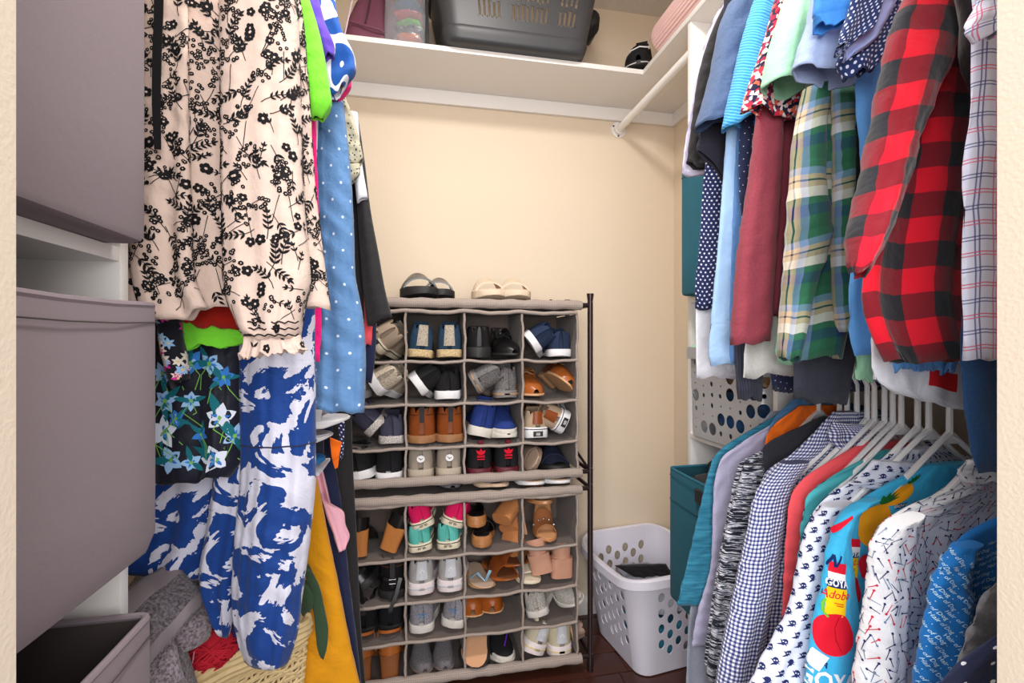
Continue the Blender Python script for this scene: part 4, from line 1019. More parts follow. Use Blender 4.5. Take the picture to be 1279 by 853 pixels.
L_('leggings', 'navy leggings hanging beside the first shoe pocket', 'trousers', [('body', 'navy', [(400, 150, 425, 160), (430, 260, 448, 270), (440, 330, 460, 340), (452, 400, 470, 405), (454, 440, 469, 442), (456, 477, 464, 478)], 1.262, D(T=.008, top=TL, amp=.003))])
L_('maxi_skirt', 'plain mustard yellow long skirt beside the wicker hamper', 'skirt', [
    ('skirt', 'mustard', [(380, 570, 392, 582), (375, 600, 397, 602), (370, 650, 407, 654), (366, 720, 421, 720), (362, 800, 437, 800), (358, 870, 453, 870), (354, 960, 470, 960)], 1.27, D(T=.024, amp=.0035, lam=.16, N=70, nv=50)),
    ('waist', 'mustard', [(340, 420, 384, 420), (365, 520, 389, 540), (378, 572, 393, 584)], 1.27, D(T=.008, top=TL, nv=30))])
L_('trousers', 'navy blue trousers hanging behind the mustard skirt', 'trousers', [('leg', 'navy', [(398, 560, 418, 575), (404, 640, 428, 640), (412, 720, 436, 720), (424, 800, 446, 800), (434, 880, 454, 880)], 1.34, D(T=.012, amp=.004)),
     ('waist', 'navy', [(370, 400, 410, 400), (396, 565, 418, 575)], 1.34, D(T=.006, top=TL, nv=24))])
L_('trousers', 'black trousers hanging farthest on the left rod beside the shoe rack', 'trousers', [('leg', 'black', [(400, 440, 438, 440), (408, 560, 440, 560), (414, 680, 446, 680), (426, 800, 452, 800), (432, 890, 460, 890)], 1.42, D(T=.012, amp=.004, top=TL))])
L_('blouse', 'pale pink ruffled blouse end poking out beside the mustard skirt', 'blouse', [
    ('ruffle', 'lightpink', [(402, 622, 414, 630), (410, 650, 430, 640), (416, 664, 432, 655), (418, 672, 437, 668), (424, 690, 434, 680)], 1.30, D(T=.012, N=48, nv=30, amp=.006, lam=.03)),
    ('body', 'lightpink', [(340, 420, 372, 430), (380, 540, 395, 550), (400, 618, 414, 632)], 1.305, D(T=.006, top=TL, nv=24))])
r, s = L_('sash', 'dark olive ribbed sash with a knot hanging over the wicker hamper', 'belt', [
    ('strap', 'olive', [(378, 708, 389, 712), (385, 730, 398, 730), (391, 760, 405, 758), (394, 785, 410, 788), (397, 812, 408, 810), (401, 824, 404, 824)], 1.16, D(T=.006, N=32, nv=36, amp=.001)),
    ('knot', 'olive', [(372, 726, 388, 728), (372, 744, 394, 742), (374, 758, 392, 756), (377, 766, 388, 764)], 1.165, D(T=.014, N=40, nv=24, amp=.005, lam=.03)),
    ('loop', 'olive', [(330, 600, 340, 600), (360, 680, 372, 680), (377, 708, 390, 712)], 1.17, D(T=.005, N=24, nv=20, amp=.001, top=TL))])
for r in ROOTS: rebase(r)

# ---------------------------------------------------------------- hangers
M_hang = solid('white_hanger_plastic', S_(238, 238, 240), .35)
def hanger_bm(drop=.104):
    b = MB(); rr = .0048
    hook = [(.022 * math.cos(a) , 0, .026 + .022 * math.sin(a)) for a in np.linspace(-.3, PI, 12)] + [(-.022, 0, .015), (-.012, 0, -.01), (0, 0, -.032), (0, 0, -drop - .004)]
    b.tube(hook, [.0034] * 12 + [.004, .0046, .005, .0055], 8)
    return b
def hanger(x, y, rz, label, drop=.104, half=.165, slope=.125):
    r = thing('hanger', label, 'hanger', (x, y, 1.19), (0, 0, rz), 'white plastic hangers on the lower right rod')
    h = hanger_bm(); h.build('hook', M_hang, r)
    b = MB()
    b.tube([(-half, 0, -drop - slope), (-half * .5, 0, -drop - slope * .5), (-.02, 0, -drop - .012), (0, 0, -drop), (.02, 0, -drop - .012), (half * .5, 0, -drop - slope * .5), (half, 0, -drop - slope)], .0056, 8, flat=.8)
    b.build('arms', M_hang, r)
    b = MB(); b.tube([(-half, 0, -drop - slope), (-half + .01, 0, -drop - slope - .012), (half - .01, 0, -drop - slope - .012), (half, 0, -drop - slope)], .004, 8); b.build('bar', M_hang, r)
    b = MB(); b.loft([[(-.03, yy, -drop - .016), (.03, yy, -drop - .016), (.004, yy, -drop + .006), (-.004, yy, -drop + .006)] for yy in (-.003, .003)]); b.build('gusset', M_hang, r)
    return r
hr = random.Random(2)
for y, lab in ((.985, 'white plastic hanger in the lower row holding the denim blue collar'), (.962, 'white plastic hanger in the lower row holding the orange tee'), (.905, 'white plastic hanger in the lower row holding the charcoal tee'),
               (.886, 'bare white plastic hanger between charcoal tee and gingham shirt'), (.862, 'white plastic hanger inside the gingham shirt'), (.838, 'bare white hanger just in front of the gingham shirt'),
               (.822, 'bare white hanger just behind the coral polo'), (.800, 'white plastic hanger inside the coral polo'), (.783, 'bare white hanger between coral polo and aqua tee'), (.766, 'white plastic hanger inside the aqua tee'),
               (.735, 'white plastic hanger inside the skull print shirt'), (.715, 'bare white hanger with long arm in front of the skull shirt collar'), (.680, 'white plastic hanger inside the turquoise can print shirt'), (.612, 'white plastic hanger inside the golf tee print shirt')):
    hanger(.924, y, hr.uniform(-.05, .05), lab)
# ================================================================ baskets with real holes
def rrect(hx, hy, rc, n=8):
    """rounded rectangle, points with equal parameter, starting at +x side; returns function of s in 0..1"""
    pts = []
    for cx, cy, a0 in ((hx - rc, hy - rc, 0), (-hx + rc, hy - rc, PI / 2), (-hx + rc, -hy + rc, PI), (hx - rc, -hy + rc, 1.5 * PI)):
        for k in range(n + 1): a = a0 + k * PI / 2 / n; pts.append((cx + rc * math.cos(a), cy + rc * math.sin(a)))
    P = np.array(pts + pts[:1]); d = np.concatenate([[0], np.cumsum(np.linalg.norm(np.diff(P, axis=0), axis=1))]); d /= d[-1]
    return lambda s: np.array([np.interp(s % 1.0, d, P[:, 0]), np.interp(s % 1.0, d, P[:, 1])])
def pierced(mb, surf, ncol, holes_of, nz=6, sub=3):
    """wall surf(s, t) -> xyz made of ncol columns; holes_of(c) gives [(t0, t1, kind, kw)] cells that carry a hole"""
    for c in range(ncol):
        s0, s1 = c / ncol, (c + 1) / ncol; t = 0.0
        cells = sorted(holes_of(c)); spans = []
        for t0, t1, kind, kw in cells:
            if t0 > t: spans.append((t, t0, None, 0))
            spans.append((t0, t1, kind, kw)); t = t1
        if t < 1: spans.append((t, 1, None, 0))
        for t0, t1, kind, kw in spans:
            if kind is None:
                m = max(1, int((t1 - t0) * nz + .5))
                P = [[surf(s0 + (s1 - s0) * i / sub, t0 + (t1 - t0) * j / m) for i in range(sub + 1)] for j in range(m + 1)]; mb.grid(P)
            else:
                n = 16; out, inn = [], []
                for q in range(n):
                    a = 2 * PI * (q + .5) / n - PI * .75 - PI / n * 0
                    x, y = math.cos(a), math.sin(a); m = max(abs(x), abs(y)); ox, oy = x / m, y / m
                    if kind == 'oval': ix, iy = x * kw[0] + kw[2], y * kw[1] + kw[3]
                    else:
                        m2 = max(abs(x), abs(y)); ix, iy = max(-1, min(1, x * 1.35)) * kw[0], max(-1, min(1, y * 1.25)) * kw[1]
                    out.append(surf(s0 + (s1 - s0) * (ox + 1) / 2, t0 + (t1 - t0) * (oy + 1) / 2)); inn.append(surf(s0 + (s1 - s0) * (ix + 1) / 2, t0 + (t1 - t0) * (iy + 1) / 2))
                mb.grid([out, inn], cu=True)
                # square off the cell corners
                for ox, oy, k0 in ((-1, -1, 0), (1, -1, n // 4), (1, 1, n // 2), (-1, 1, 3 * n // 4)):
                    cpt = surf(s0 + (s1 - s0) * (ox + 1) / 2, t0 + (t1 - t0) * (oy + 1) / 2)
                    dd = [np.linalg.norm(np.array(o) - np.array(cpt)) for o in out]; i = int(np.argmin(dd))
                    j = min(((i + 1) % n, (i - 1) % n), key=lambda z: dd[z])
                    lt, er = (j, i) if j == (i + 1) % n else (i, j)
                    mb.add([cpt, out[lt], out[er]], [(0, 1, 2)])
def solidify(o, th, off=-1):
    m = o.modifiers.new('thickness', 'SOLIDIFY'); m.thickness = th; m.offset = off; e = o.modifiers.new('crisp_edges', 'EDGE_SPLIT'); e.split_angle = math.radians(38); return o
M_basket = solid('white_lilac_plastic', S_(228, 226, 240), .38, var=.02)
def laundry_basket():
    r = thing('laundry_basket', 'white plastic laundry basket with oval holes on the dark floor', 'basket', (.950, 1.838, 0), (0, 0, .14))
    bx_, by_, tx, ty, H = .160, .170, .215, .222, .385
    bot, topf = rrect(bx_, by_, .05), rrect(tx, ty, .085)
    def zt(s):
        p = topf(s); return H + .035 * abs(p[0] / tx) ** 2 * 0 + .03 * (abs(p[1] / ty) ** 3) - .02
    def surf(s, t):
        a, b = bot(s), topf(s); f = t ** .9; p = a + (b - a) * f; return (p[0], p[1], .004 + t * (zt(s) - .004))
    ncol = 36
    def ho(c):
        p = topf((c + .5) / ncol)
        if abs(p[0]) > tx * .62 and abs(p[1]) > ty * .62: return []
        dz = .075 if c % 2 else 0.0; out = []
        for k in range(4):
            t0 = .16 + k * .16 + dz
            if t0 + .15 < .88: out.append((t0, t0 + .15, 'oval', (.70, .66, 0, 0)))
        return out
    b = MB(); pierced(b, surf, ncol, ho, 8, 2)
    b.add([surf(i / 36, 0) for i in range(36)], [tuple(range(36))[::-1]])
    solidify(b.build('wall', M_basket, r, 50, weld=True), .003)
    b = MB(); ring = [np.array([*topf(s), zt(s)]) for s in np.linspace(0, 1, 65)[:-1]]
    prof = [(0, 0), (.012, .004), (.020, -.002), (.022, -.030), (.018, -.030), (.016, -.006), (.002, -.006)]
    rings = []
    for i, p in enumerate(ring):
        t = ring[(i + 1) % 64] - ring[i - 1]; n = np.array([t[1], -t[0], 0]); n /= np.linalg.norm(n)
        rings.append([p + n * a + np.array([0, 0, z]) for a, z in prof])
    P = np.array(rings); b.grid(P, cu=True, cv=True); b.build('rim', M_basket, r, 40)
    return r
laundry_basket()
M_dark = solid('charcoal_plastic', S_(62, 64, 68), .42)
def dark_basket():
    r = thing('laundry_basket', 'charcoal grey slotted laundry basket on the high shelf', 'basket', (.375, 1.905, ZS + .0195), (0, 0, .0))
    bx_, by_, tx, ty, H = .268, .150, .318, .185, .27
    bot, topf = rrect(bx_, by_, .045), rrect(tx, ty, .06)
    def surf(s, t):
        a, b = bot(s), topf(s); z = .055 + t * (H - .055); f = z / H; p = a + (b - a) * f; return (p[0], p[1], z)
    ncol = 96
    def ho(c):
        q = c % 36; out = []
        if 0 <= q: pass
        s = (c + .5) / ncol; p = topf(s)
        long_ = abs(abs(p[1]) - ty) < .004 and abs(p[0]) < tx - .075
        if not long_: return []
        k = int((p[0] + tx) / (2 * tx) * 26)
        if k not in (6, 7, 8, 9, 12, 13, 14, 15, 16, 17, 20, 21, 22, 23): return []
        dz = .03 if k % 2 else 0
        return [(.16, .42 + dz, 'slot', (.5, .88)), (.47 + dz, .74 + dz, 'slot', (.5, .88))]
    b = MB(); pierced(b, surf, ncol, ho, 5, 1)
    solidify(b.build('wall', M_dark, r, 50, weld=True), .003)
    b = MB(); rg = []
    for z, e in ((0, -.022), (.004, -.006), (.014, .001), (.040, .004), (.052, .003), (.056, 0)):
        f = z / H; rg.append([np.array([*((bot(s) + (topf(s) - bot(s)) * f) * (1 + e / .2)), z]) for s in np.linspace(0, 1, 57)[:-1]])
    b.loft(rg, cap=False); b.f.append(tuple(range(56))[::-1]); b.mi.append(0); b.build('base', M_dark, r, 40)
    b = MB(); b.tube([np.array([*topf(s), H]) for s in np.linspace(0, 1, 57)[:-1]], .009, 8, closed=True); b.build('rim', M_dark, r)
dark_basket()
# perforated storage bin in the right tower
M_perf = solid('pearl_grey_metal', S_(196, 196, 198), .42, .25)
def perforated_bin():
    r = thing('storage_bin', 'pale grey perforated storage bin with round holes on the right tower', 'bin', (1.03, 1.277, .943))
    hx, hy, H = .145, .172, .285; fo = rrect(hx, hy, .02, 5)
    def surf(s, t): p = fo(s); return (p[0] * (.96 + .04 * t), p[1] * (.97 + .03 * t), .001 + t * H)
    rs = random.Random(6)
    def ho(c):
        out = []; t = .05
        while t < .80:
            big = rs.random(); rr = .86 if big < .22 else (.5 if big < .5 else .24); dt = .165 if rr > .8 else rs.choice([.10, .12])
            out.append((t, t + dt, 'oval', (rr * (.62 if dt < .16 else 1), rr * .95, rs.uniform(-.1, .1) * (rr < .8), 0))); t += dt + .005
        return out
    b = MB(); pierced(b, surf, 28, ho, 6, 2); b.add([surf(i / 56, 0) for i in range(56)], [tuple(range(56))[::-1]])
    solidify(b.build('wall', M_perf, r, 50, weld=True), .0015)
    b = MB(); ring = [np.array([*fo(s), H]) for s in np.linspace(0, 1, 45)[:-1]]; P = []
    for i, p in enumerate(ring):
        t = ring[(i + 1) % 44] - ring[i - 1]; n = np.array([t[1], -t[0], 0]); n /= np.linalg.norm(n)
        P.append([p + n * a + np.array([0, 0, z]) for a, z in ((-.002, .004), (.012, .004), (.012, -.034), (.009, -.034), (.009, 0), (-.002, 0))])
    b.grid(P, cu=True, cv=True); b.build('rim', M_perf, r, 30)
perforated_bin()
# soft things inside bins
def lump(name, label, cat, m, c, size, rz=0, seed=0, nz=.25, sc=2.2, group=None, n=28):
    r = thing(name, label, cat, c, (0, 0, rz), group); rs = random.Random(seed); b = MB(); P = []
    ph = [(rs.uniform(-3, 3), rs.uniform(-3, 3), rs.uniform(-3, 3), rs.random() * 6) for _ in range(6)]
    for i in range(n // 2 + 1):
        row = []
        for j in range(n):
            t = PI * i / (n // 2); p = 2 * PI * j / n; q = np.array([math.sin(t) * math.cos(p), math.sin(t) * math.sin(p), math.cos(t)])
            d = 1 + nz * sum(math.sin(sc * (a * q[0] + bb * q[1] + cc * q[2]) + f) for a, bb, cc, f in ph) / 6
            q = np.sign(q) * abs(q) ** .8 * d; row.append((q[0] * size[0], q[1] * size[1], size[2] + q[2] * size[2]))
        P.append(row)
    b.grid(P, cu=True); b.build('folded_cloth', m, r, 60); return r
lump('clothes_pile', 'dark bundled clothes filling the open teal bin', 'clothes', MF['black'], (.975, 1.28, .70), (.125, .15, .08), 0, 3, .55, 3.2)
lump('clothes_pile', 'grey and black clothes lying in the white laundry basket', 'clothes', MF['greyheather'], (.975, 1.85, .17), (.13, .14, .055), 0, 9, .5, 3)
r, s = garment('tee_shirt', 'black cloth lying across the pile in the white laundry basket', 'shirt', 'laundry in the white basket', [('body', 'black', [(768, 706, 832, 704), (785, 716, 840, 716), (800, 724, 850, 728)], 1.84, D(T=.010, amp=.006, lam=.05))]); rebase(r)
lump('towel', 'turquoise towel low in the white laundry basket', 'towel', MF['tealshirt'], (.96, 1.80, .012), (.115, .12, .075), 0, 12, .3, 2)
lump('clothes_pile', 'blue clothes seen through the holes of the pale grey bin', 'clothes', MF['denim'], (1.03, 1.277, .947), (.115, .135, .075), 0, 5, .4, 3)
lump('clothes_pile', 'folded tan cloth near the top of the pale grey bin', 'clothes', solid('tan_cloth', S_(196, 158, 118), .9), (1.03, 1.277, 1.10), (.11, .125, .05), 0, 15, .4, 3)
lump('cap', 'mint folded cloth peeking out over the rim of the pale grey bin', 'cloth', MF['mint'], (.93, 1.36, 1.205), (.04, .07, .03), .3, 7, .4, 3)
# ---------------------------------------------------------------- on the high shelf
ZT = ZS + .0192
def roller():
    r = thing('foam_roller', 'pale pink ribbed foam roller lying on the right shelf', 'roller', (.944, 1.70, ZT), (0, 0, 0))
    b = MB(); R = .064; rings = []
    for y, q in ((0, .0), (.0, .80), (.012, .96), (.03, 1)):
        rings.append([(q * (R + .0026 * (k % 2)) * math.cos(2 * PI * k / 72), y, R + q * (R + .0026 * (k % 2)) * math.sin(2 * PI * k / 72)) for k in range(72)])
    for y, q in ((-.62, 1), (-.64, .96), (-.652, .8), (-.652, 0)):
        rings.append([(q * (R + .0026 * (k % 2)) * math.cos(2 * PI * k / 72), y, R + q * (R + .0026 * (k % 2)) * math.sin(2 * PI * k / 72)) for k in range(72)])
    rings = rings[::-1] if False else rings
    rr = [rings[0], rings[1], rings[2], [(p[0], .0, p[2]) for p in rings[3]]] + rings[4:]
    # order along -y
    rr = [[(p[0], yy, p[2]) for p in ring] for ring, yy in zip([rings[0], rings[1], rings[2], rings[3]] + rings[4:], (.0, .0, -.006, -.022, -.62, -.64, -.652, -.652))]
    b.loft(rr); b.build('body', solid('pink_foam', S_(240, 200, 198), .8), r, 40)
roller()
M_bag = solid('plum_leather', S_(112, 62, 82), .45, bump=.15, bscale=180)
def handbag():
    r = thing('handbag', 'plum leather handbag slumped on the high shelf behind the dresses', 'bag', (-.165, 1.93, ZT), (0, 0, .1))
    r.scale = (.85, 1, 1)
    b = MB(); rings = []
    for z, hx, hy, dx in ((0, .10, .075, 0), (.01, .118, .085, 0), (.06, .122, .078, .004), (.12, .112, .062, .012), (.18, .092, .045, .022), (.235, .070, .028, .03), (.25, .06, .02, .032)):
        f = rrect(hx, hy, min(hx, hy) * .6, 4); rings.append([(f(s)[0] + dx + .006 * math.sin(9 * s * 6.28 + z * 40), f(s)[1] + .004 * math.sin(7 * s * 6.28 + z * 30), z) for s in np.linspace(0, 1, 41)[:-1]])
    b.loft(rings); b.build('body', M_bag, r, 50)
    b = MB(); b.tube([(-.105, -.082, .075), (-.04, -.095, .06), (.03, -.094, .055), (.085, -.088, .035), (.112, -.06, .02)], .004, 6); b.build('piping', M_bag, r)
    b = MB(); b.strip([(-.09, -.03, .17), (-.10, -.05, .26), (-.04, -.04, .36), (.03, -.02, .35), (.07, -.02, .22)], (0, 1, 0), .016, .004); b.build('handle', M_bag, r)
    b = MB(); b.strip([(-.03, -.088, .075), (-.02, -.082, .12), (-.005, -.064, .2)], (1, 0, 0), .006, .004); b.build('zip', solid('zip_dark', S_(60, 34, 46), .4), r)
    b = MB(); b.tube([(-.115, -.098, .012), (-.095, -.105, .09), (-.07, -.11, .20), (-.05, -.11, .30)], .0032, 6)
    tag(b.build('cord', solid('lavender_cord', S_(226, 196, 214), .8), r), 'pale lavender cord')
handbag()
def clear_bag():
    r = thing('garment_bag', 'clear plastic bag of folded coloured scarves on the high shelf', 'bag', (-.035, 1.93, ZT))
    t = NT('clear_vinyl'); t.set(Roughness=.12); t.b.inputs['Transmission Weight'].default_value = .85; t.b.inputs['IOR'].default_value = 1.25; t.color((.86, .9, .95)); t.bump(t.noise(t.obj(), 26, 3), .8, .006)
    b = MB(); rings = []
    for z, e in ((0, .92), (.012, 1), (.10, 1.02), (.2, .98), (.27, .9), (.285, .8)):
        f = rrect(.082 * e, .10 * e, .03, 4); rings.append([(f(s)[0] + .003 * math.sin(31 * s + z * 60), f(s)[1], z) for s in np.linspace(0, 1, 37)[:-1]])
    b.loft(rings); solidify(b.build('film', t.m, r, 50), .001)
    b = MB(); b.strip([(.072, -.09, 0), (.076, -.092, .12), (.07, -.08, .28)], (1, 0, 0), .012, .004); tag(b.build('edge_band', solid('black_web', S_(30, 30, 32), .7), r), 'black edge binding')
    cl = [('red', .02), ('orange', .052), ('navy', .082), ('lime', .108), ('coral', .14), ('chambray', .175), ('red', .205)]
    nm = {'red': 'dark red', 'orange': 'orange', 'navy': 'navy', 'lime': 'lime green', 'coral': 'coral', 'chambray': 'pale blue dotted'}
    for i, (m, z) in enumerate(cl):
        o = lump('scarf', f"{nm[m]} folded scarf in the clear bag, {['lowest', 'second from the bottom', 'third from the bottom', 'fourth from the bottom', 'fifth from the bottom', 'second from the top', 'topmost'][i]}", 'scarf', MF[m], (-.025, 1.925, ZT + z - .012), (.055, .080, .014), 0, i, .3, 3, 'scarves in the clear bag')
clear_bag()
lump('jacket', 'black jacket end hanging over the right rim of the charcoal basket', 'jacket', solid('black_nylon', S_(34, 34, 36), .55), (.705, 1.93, ZT + .175), (.045, .07, .055), 0, 4, .25, 3)

# ---------------------------------------------------------------- wicker hamper, yarn, towels
M_wick = solid('pale_willow', S_(214, 190, 142), .7, var=.14)
def hamper():
    ang = math.atan2(.617, .787); hx, hy, H = .19, .15, .615
    c = np.array([-.234, 1.18]) - hx * np.array([.787, .617]) + hy * np.array([-.617, .787])
    r = thing('wicker_hamper', 'tall pale willow wicker hamper under the blue and white dress', 'hamper', (c[0], c[1], 0), (0, 0, ang))
    def pt(s, z, off=0):
        f = rrect((hx + off) * (.80 + .20 * z / H), (hy + off) * (.80 + .20 * z / H), .03, 6); return (*f(s), z)
    b = MB(); ns = 44
    for i in range(ns): b.tube([pt(i / ns, z) for z in (.0, .2, .4, H - .02)], .0032, 5)
    b.build('stakes', M_wick, r)['kind'] = 'stuff'
    b = MB(); z = .012; k = 0
    while z < H - .055:
        n = 88; rr = .0036 if z > .30 else .010; P = []
        for j in range(n):
            s = j / n; o = .0036 * math.cos(PI * j * ns / n * 1.0 + PI * (k % 2)); P.append(pt(s, z + .004 * math.sin(6.28 * s * 22 + k), o))
        b.tube(P, rr, 5, closed=True); z += rr * 1.8; k += 1
    tag(b.build('weave', M_wick, r), kind='stuff')
    b = MB()
    for q, (z, o, rr) in enumerate(((H - .046, .002, .0075), (H - .034, .005, .008), (H - .020, .003, .0085), (H - .008, .001, .009), (H - .012, -.012, .008))):
        b.tube([pt(j / 96, z + .0015 * math.sin(j * 1.1 + q), o + .001 * math.sin(j * .7 + 2 * q)) for j in range(96)], rr, 6, closed=True)
    b.build('rim', M_wick, r)
    b = MB(); b.box((-hx * .78, -hy * .78, .001), (hx * .78, hy * .78, .012)); b.build('bottom', M_wick, r)
hamper()
def terry(name, c):
    t = NT(name); t.set(Roughness=.95); t.b.inputs['Sheen Weight'].default_value = .3; t.b.inputs['Specular IOR Level'].default_value = .1
    n = t.noise(t.obj(), 190, 2, .6); t.color(t.ramp(n, [(.34, tuple(x * .35 for x in c)), (.66, tuple(min(1, x * 1.35) for x in c))], False)); t.bump(n, 1.0, .006); return t.m
M_terry = terry('grey_terry', S_(112, 104, 110)); M_band = solid('grey_towel_band', S_(132, 122, 126), .85, bump=.3, bscale=300)
M_terry2 = terry('mauve_terry', S_(146, 134, 142))
def towel(name, label, corners, th, mats, bands):
    """folded towel: a soft slab over four corner points"""
    r = thing(name, label, 'towel', group='grey towels piled beside the hamper'); A, B, C_, Dd = [np.array(c) for c in corners]
    def P(u, v, w):
        p = (A * (1 - u) + B * u) * (1 - v) + (Dd * (1 - u) + C_ * u) * v
        n = np.cross(B - A, Dd - A); n /= np.linalg.norm(n); n = n if n[2] > 0 else -n
        e = min(1, min(u, 1 - u, v, 1 - v) * 9); bulge = .012 * math.sin(PI * u) * math.sin(PI * v) + .003 * math.sin(14 * u + 5 * v)
        return p + n * ((w - .5) * th * (e ** .5) + bulge)
    b = MB(); n = 26
    top = [[P(i / n, j / n, 1) for i in range(n + 1)] for j in range(n + 1)]; bt = [[P(i / n, j / n, 0) for i in range(n + 1)] for j in range(n + 1)]
    b.grid(top); b.grid(bt)
    bm_o = b.build('terry', mats, r, 60)
    for v0, v1, prof in bands:
        b = MB(); rows = []
        for jj in range(9):
            v = v0 + (v1 - v0) * jj / 8; rows.append([P(i / n, v, 1) + np.array([0, 0, .0022 + (.0012 if prof and jj % 2 else 0)]) for i in range(n + 1)])
        b.grid(rows); tag(b.build('woven_band', M_band, r, 60), 'flat woven band')
    return r
def at(u, v, y): return onY(u, v, y)
rt = towel('towel', 'folded grey terry towel with woven bands at the top of the heap', (at(118, 760, .90), at(212, 700, 1.02), at(262, 742, .985), at(178, 845, .835)), .022, M_terry, [(.10, .40, True), (.86, .99, False)])
rebase(rt)
rt = towel('towel', 'mauve grey towel fold below the banded towel', (at(120, 800, .90), at(215, 790, .95), at(232, 850, .90), at(130, 930, .82)), .05, M_terry2, [(.1, .35, True)]); rebase(rt)
rt = towel('towel', 'dark grey terry towel lowest in the heap beside the hamper rim', (at(185, 850, .93), at(228, 790, .99), at(252, 870, .95), at(200, 930, .86)), .05, M_terry, []); rebase(rt)
lump('towel', 'rolled grey towel end beside the red yarn', 'towel', M_terry2, tuple(at(233, 806, 1.0)), (.040, .05, .035), .5, 8, .12, 2, 'grey towels piled beside the hamper')
lump('towel', 'grey towel bundled under the blue dress folds', 'towel', M_terry, tuple(at(222, 742, 1.10)), (.085, .06, .030), .3, 18, .2, 2, 'grey towels piled beside the hamper')
lump('towel', 'grey towel heap on the floor below the folded banded towel', 'towel', M_terry, (-.44, .93, 0.0), (.10, .085, .13), .4, 28, .15, 2, 'grey towels piled beside the hamper')
lump('towel', 'mauve towel heap under the banded towel, above the floor heap', 'towel', M_terry2, (-.45, .93, .255), (.095, .08, .10), .3, 31, .15, 2, 'grey towels piled beside the hamper')
def yarn():
    c = at(262, 832, 1.075); r = thing('yarn_ball', 'crimson red yarn bundle at the wicker hamper rim', 'yarn', tuple(c)); b = MB(); rs = random.Random(1)
    b.loft([[(q * .05 * math.cos(a), q * .042 * math.sin(a), .034 + z) for a in np.linspace(0, 2 * PI, 17)[:-1]] for q, z in ((.2, -.033), (.7, -.024), (.98, 0), (.75, .022), (.2, .032))])
    m = solid('crimson_wool', S_(190, 16, 44), .85); b.build('core', m, r, 60)
    b = MB()
    for k in range(46):
        a0, tl, rz = rs.random() * 6.28, rs.uniform(-.9, .9), rs.random() * 6.28; R = Matrix.Rotation(rz, 3, 'Z') @ Matrix.Rotation(tl, 3, 'X'); P = []
        for q in np.linspace(0, 4.2, 16):
            v = R @ Vector((.0525 * math.cos(q + a0), .044 * math.sin(q + a0), .005 * math.sin(3 * q))); P.append((v.x, v.y, .036 + v.z * .85))
        b.tube(P, .0019, 5)
    tag(b.build('strands', m, r), kind='stuff')
    b = MB(); b.tube([(-.01, -.045, .06), (-.012, -.052, .03), (-.006, -.055, .01), (.0, -.05, -.012)], .0012, 5); tag(b.build('loose_end', solid('pink_wool', S_(228, 150, 160), .8), r), 'pale pink loose strand')
yarn()
lump('tee_shirt', 'dark purple cloth stuffed in the hamper beside the red yarn', 'cloth', fabric('plum_jersey', S_(52, 34, 84)), tuple(at(298, 826, 1.12)), (.04, .04, .055), 0, 6, .3, 2)
lump('clothes_pile', 'dark clothes filling the wicker hamper', 'clothes', MF['navy'], (-.478, 1.18, .37), (.12, .10, .09), .66, 16, .2, 2)
# ================================================================ shoe rack
M_rackm = solid('bronze_tube', S_(58, 44, 46), .32, .6)
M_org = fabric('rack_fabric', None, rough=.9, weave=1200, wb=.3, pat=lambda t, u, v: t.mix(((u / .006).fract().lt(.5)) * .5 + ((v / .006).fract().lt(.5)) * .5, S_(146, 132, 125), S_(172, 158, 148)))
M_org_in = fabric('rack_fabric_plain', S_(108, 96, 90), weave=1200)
RX0, RX1, RY0, RY1 = -.245, .605, 1.725, 1.995
rk = thing('shoe_rack', 'bronze tube shoe rack with grey fabric pockets by the back wall', 'rack', (0, 0, 0))
def uvbox(o):
    me = o.data; l = me.uv_layers.new(name='UVMap')
    for p in me.polygons:
        n = p.normal; ax = max(range(3), key=lambda i: abs(n[i]))
        for li in p.loop_indices:
            c = me.vertices[me.loops[li].vertex_index].co; l.data[li].uv = ((c.y, c.z), (c.x, c.z), (c.x, c.y))[ax]
    return o
for x in (-.29, .650):
    for y in (RY0 + .008, RY1 + .02):
        b = MB(); b.lathe([(.0115, 0), (.0115, .03), (.0105, .032), (.0105, 1.39), (.0105, 1.405), (.0135, 1.428), (.0135, 1.432)], (x, y, 0), 16); p = b.build('post', M_rackm, rk)
        for z in (.055, .697, .757, 1.385):
            b = MB(); b.lathe([(.003, 0), (.0028, .002), (.001, .003)], n=8); s = b.build('screw', solid('screw_steel', (.12, .11, .1), .35, 1), p); s.location = (x + .004, y - .0105, z + .014); s.rotation_euler = (PI / 2, 0, 0)
TZ = (1.388, .757, .693, .056)
for z in TZ:
    for y in (RY0 + .008, RY1 + .02):
        b = MB(); b.tube([(-.29, y, z), (.650, y, z)], .0085, 10); b.build('bar', M_rackm, rk)
    for x in (-.29, .650):
        b = MB(); b.tube([(x, RY0 + .008, z), (x, RY1 + .02, z)], .0078, 10); b.build('side_bar', M_rackm, rk)
for z0, z1 in ((.757, .83), (.693, .62)):
    b = MB(); b.tube([(.650, RY0 + .008, z0), (.650, RY1 + .02, z1)], .006, 8); b.build('brace', M_rackm, rk)
# the woven sleeves round the front bars and the cloth shelves between them
rsv = random.Random(11)
for z in TZ:
    for y in (RY0 + .004, RY1 + .02):
        b = MB(); P = [(x, y, z - .001 + .0012 * math.sin(x * 60)) for x in np.linspace(RX0, RX1 + .008, 40)]
        b.tube(P, [.0175 + .0012 * math.sin(i * 1.7) for i in range(40)], 12); uvbox(b.build('bar_sleeve', M_org, rk, 60))
    b = MB(); n = 30
    b.grid([[(x, yy, z - .010 - .006 * math.sin(PI * (yy - RY0) / (RY1 - RY0)) + .0008 * math.sin(x * 50)) for x in np.linspace(RX0, RX1, n)] for yy in np.linspace(RY0, RY1 + .02, 8)])
    solidify(uvbox(b.build('cloth_shelf', M_org_in, rk, 60)), .003)
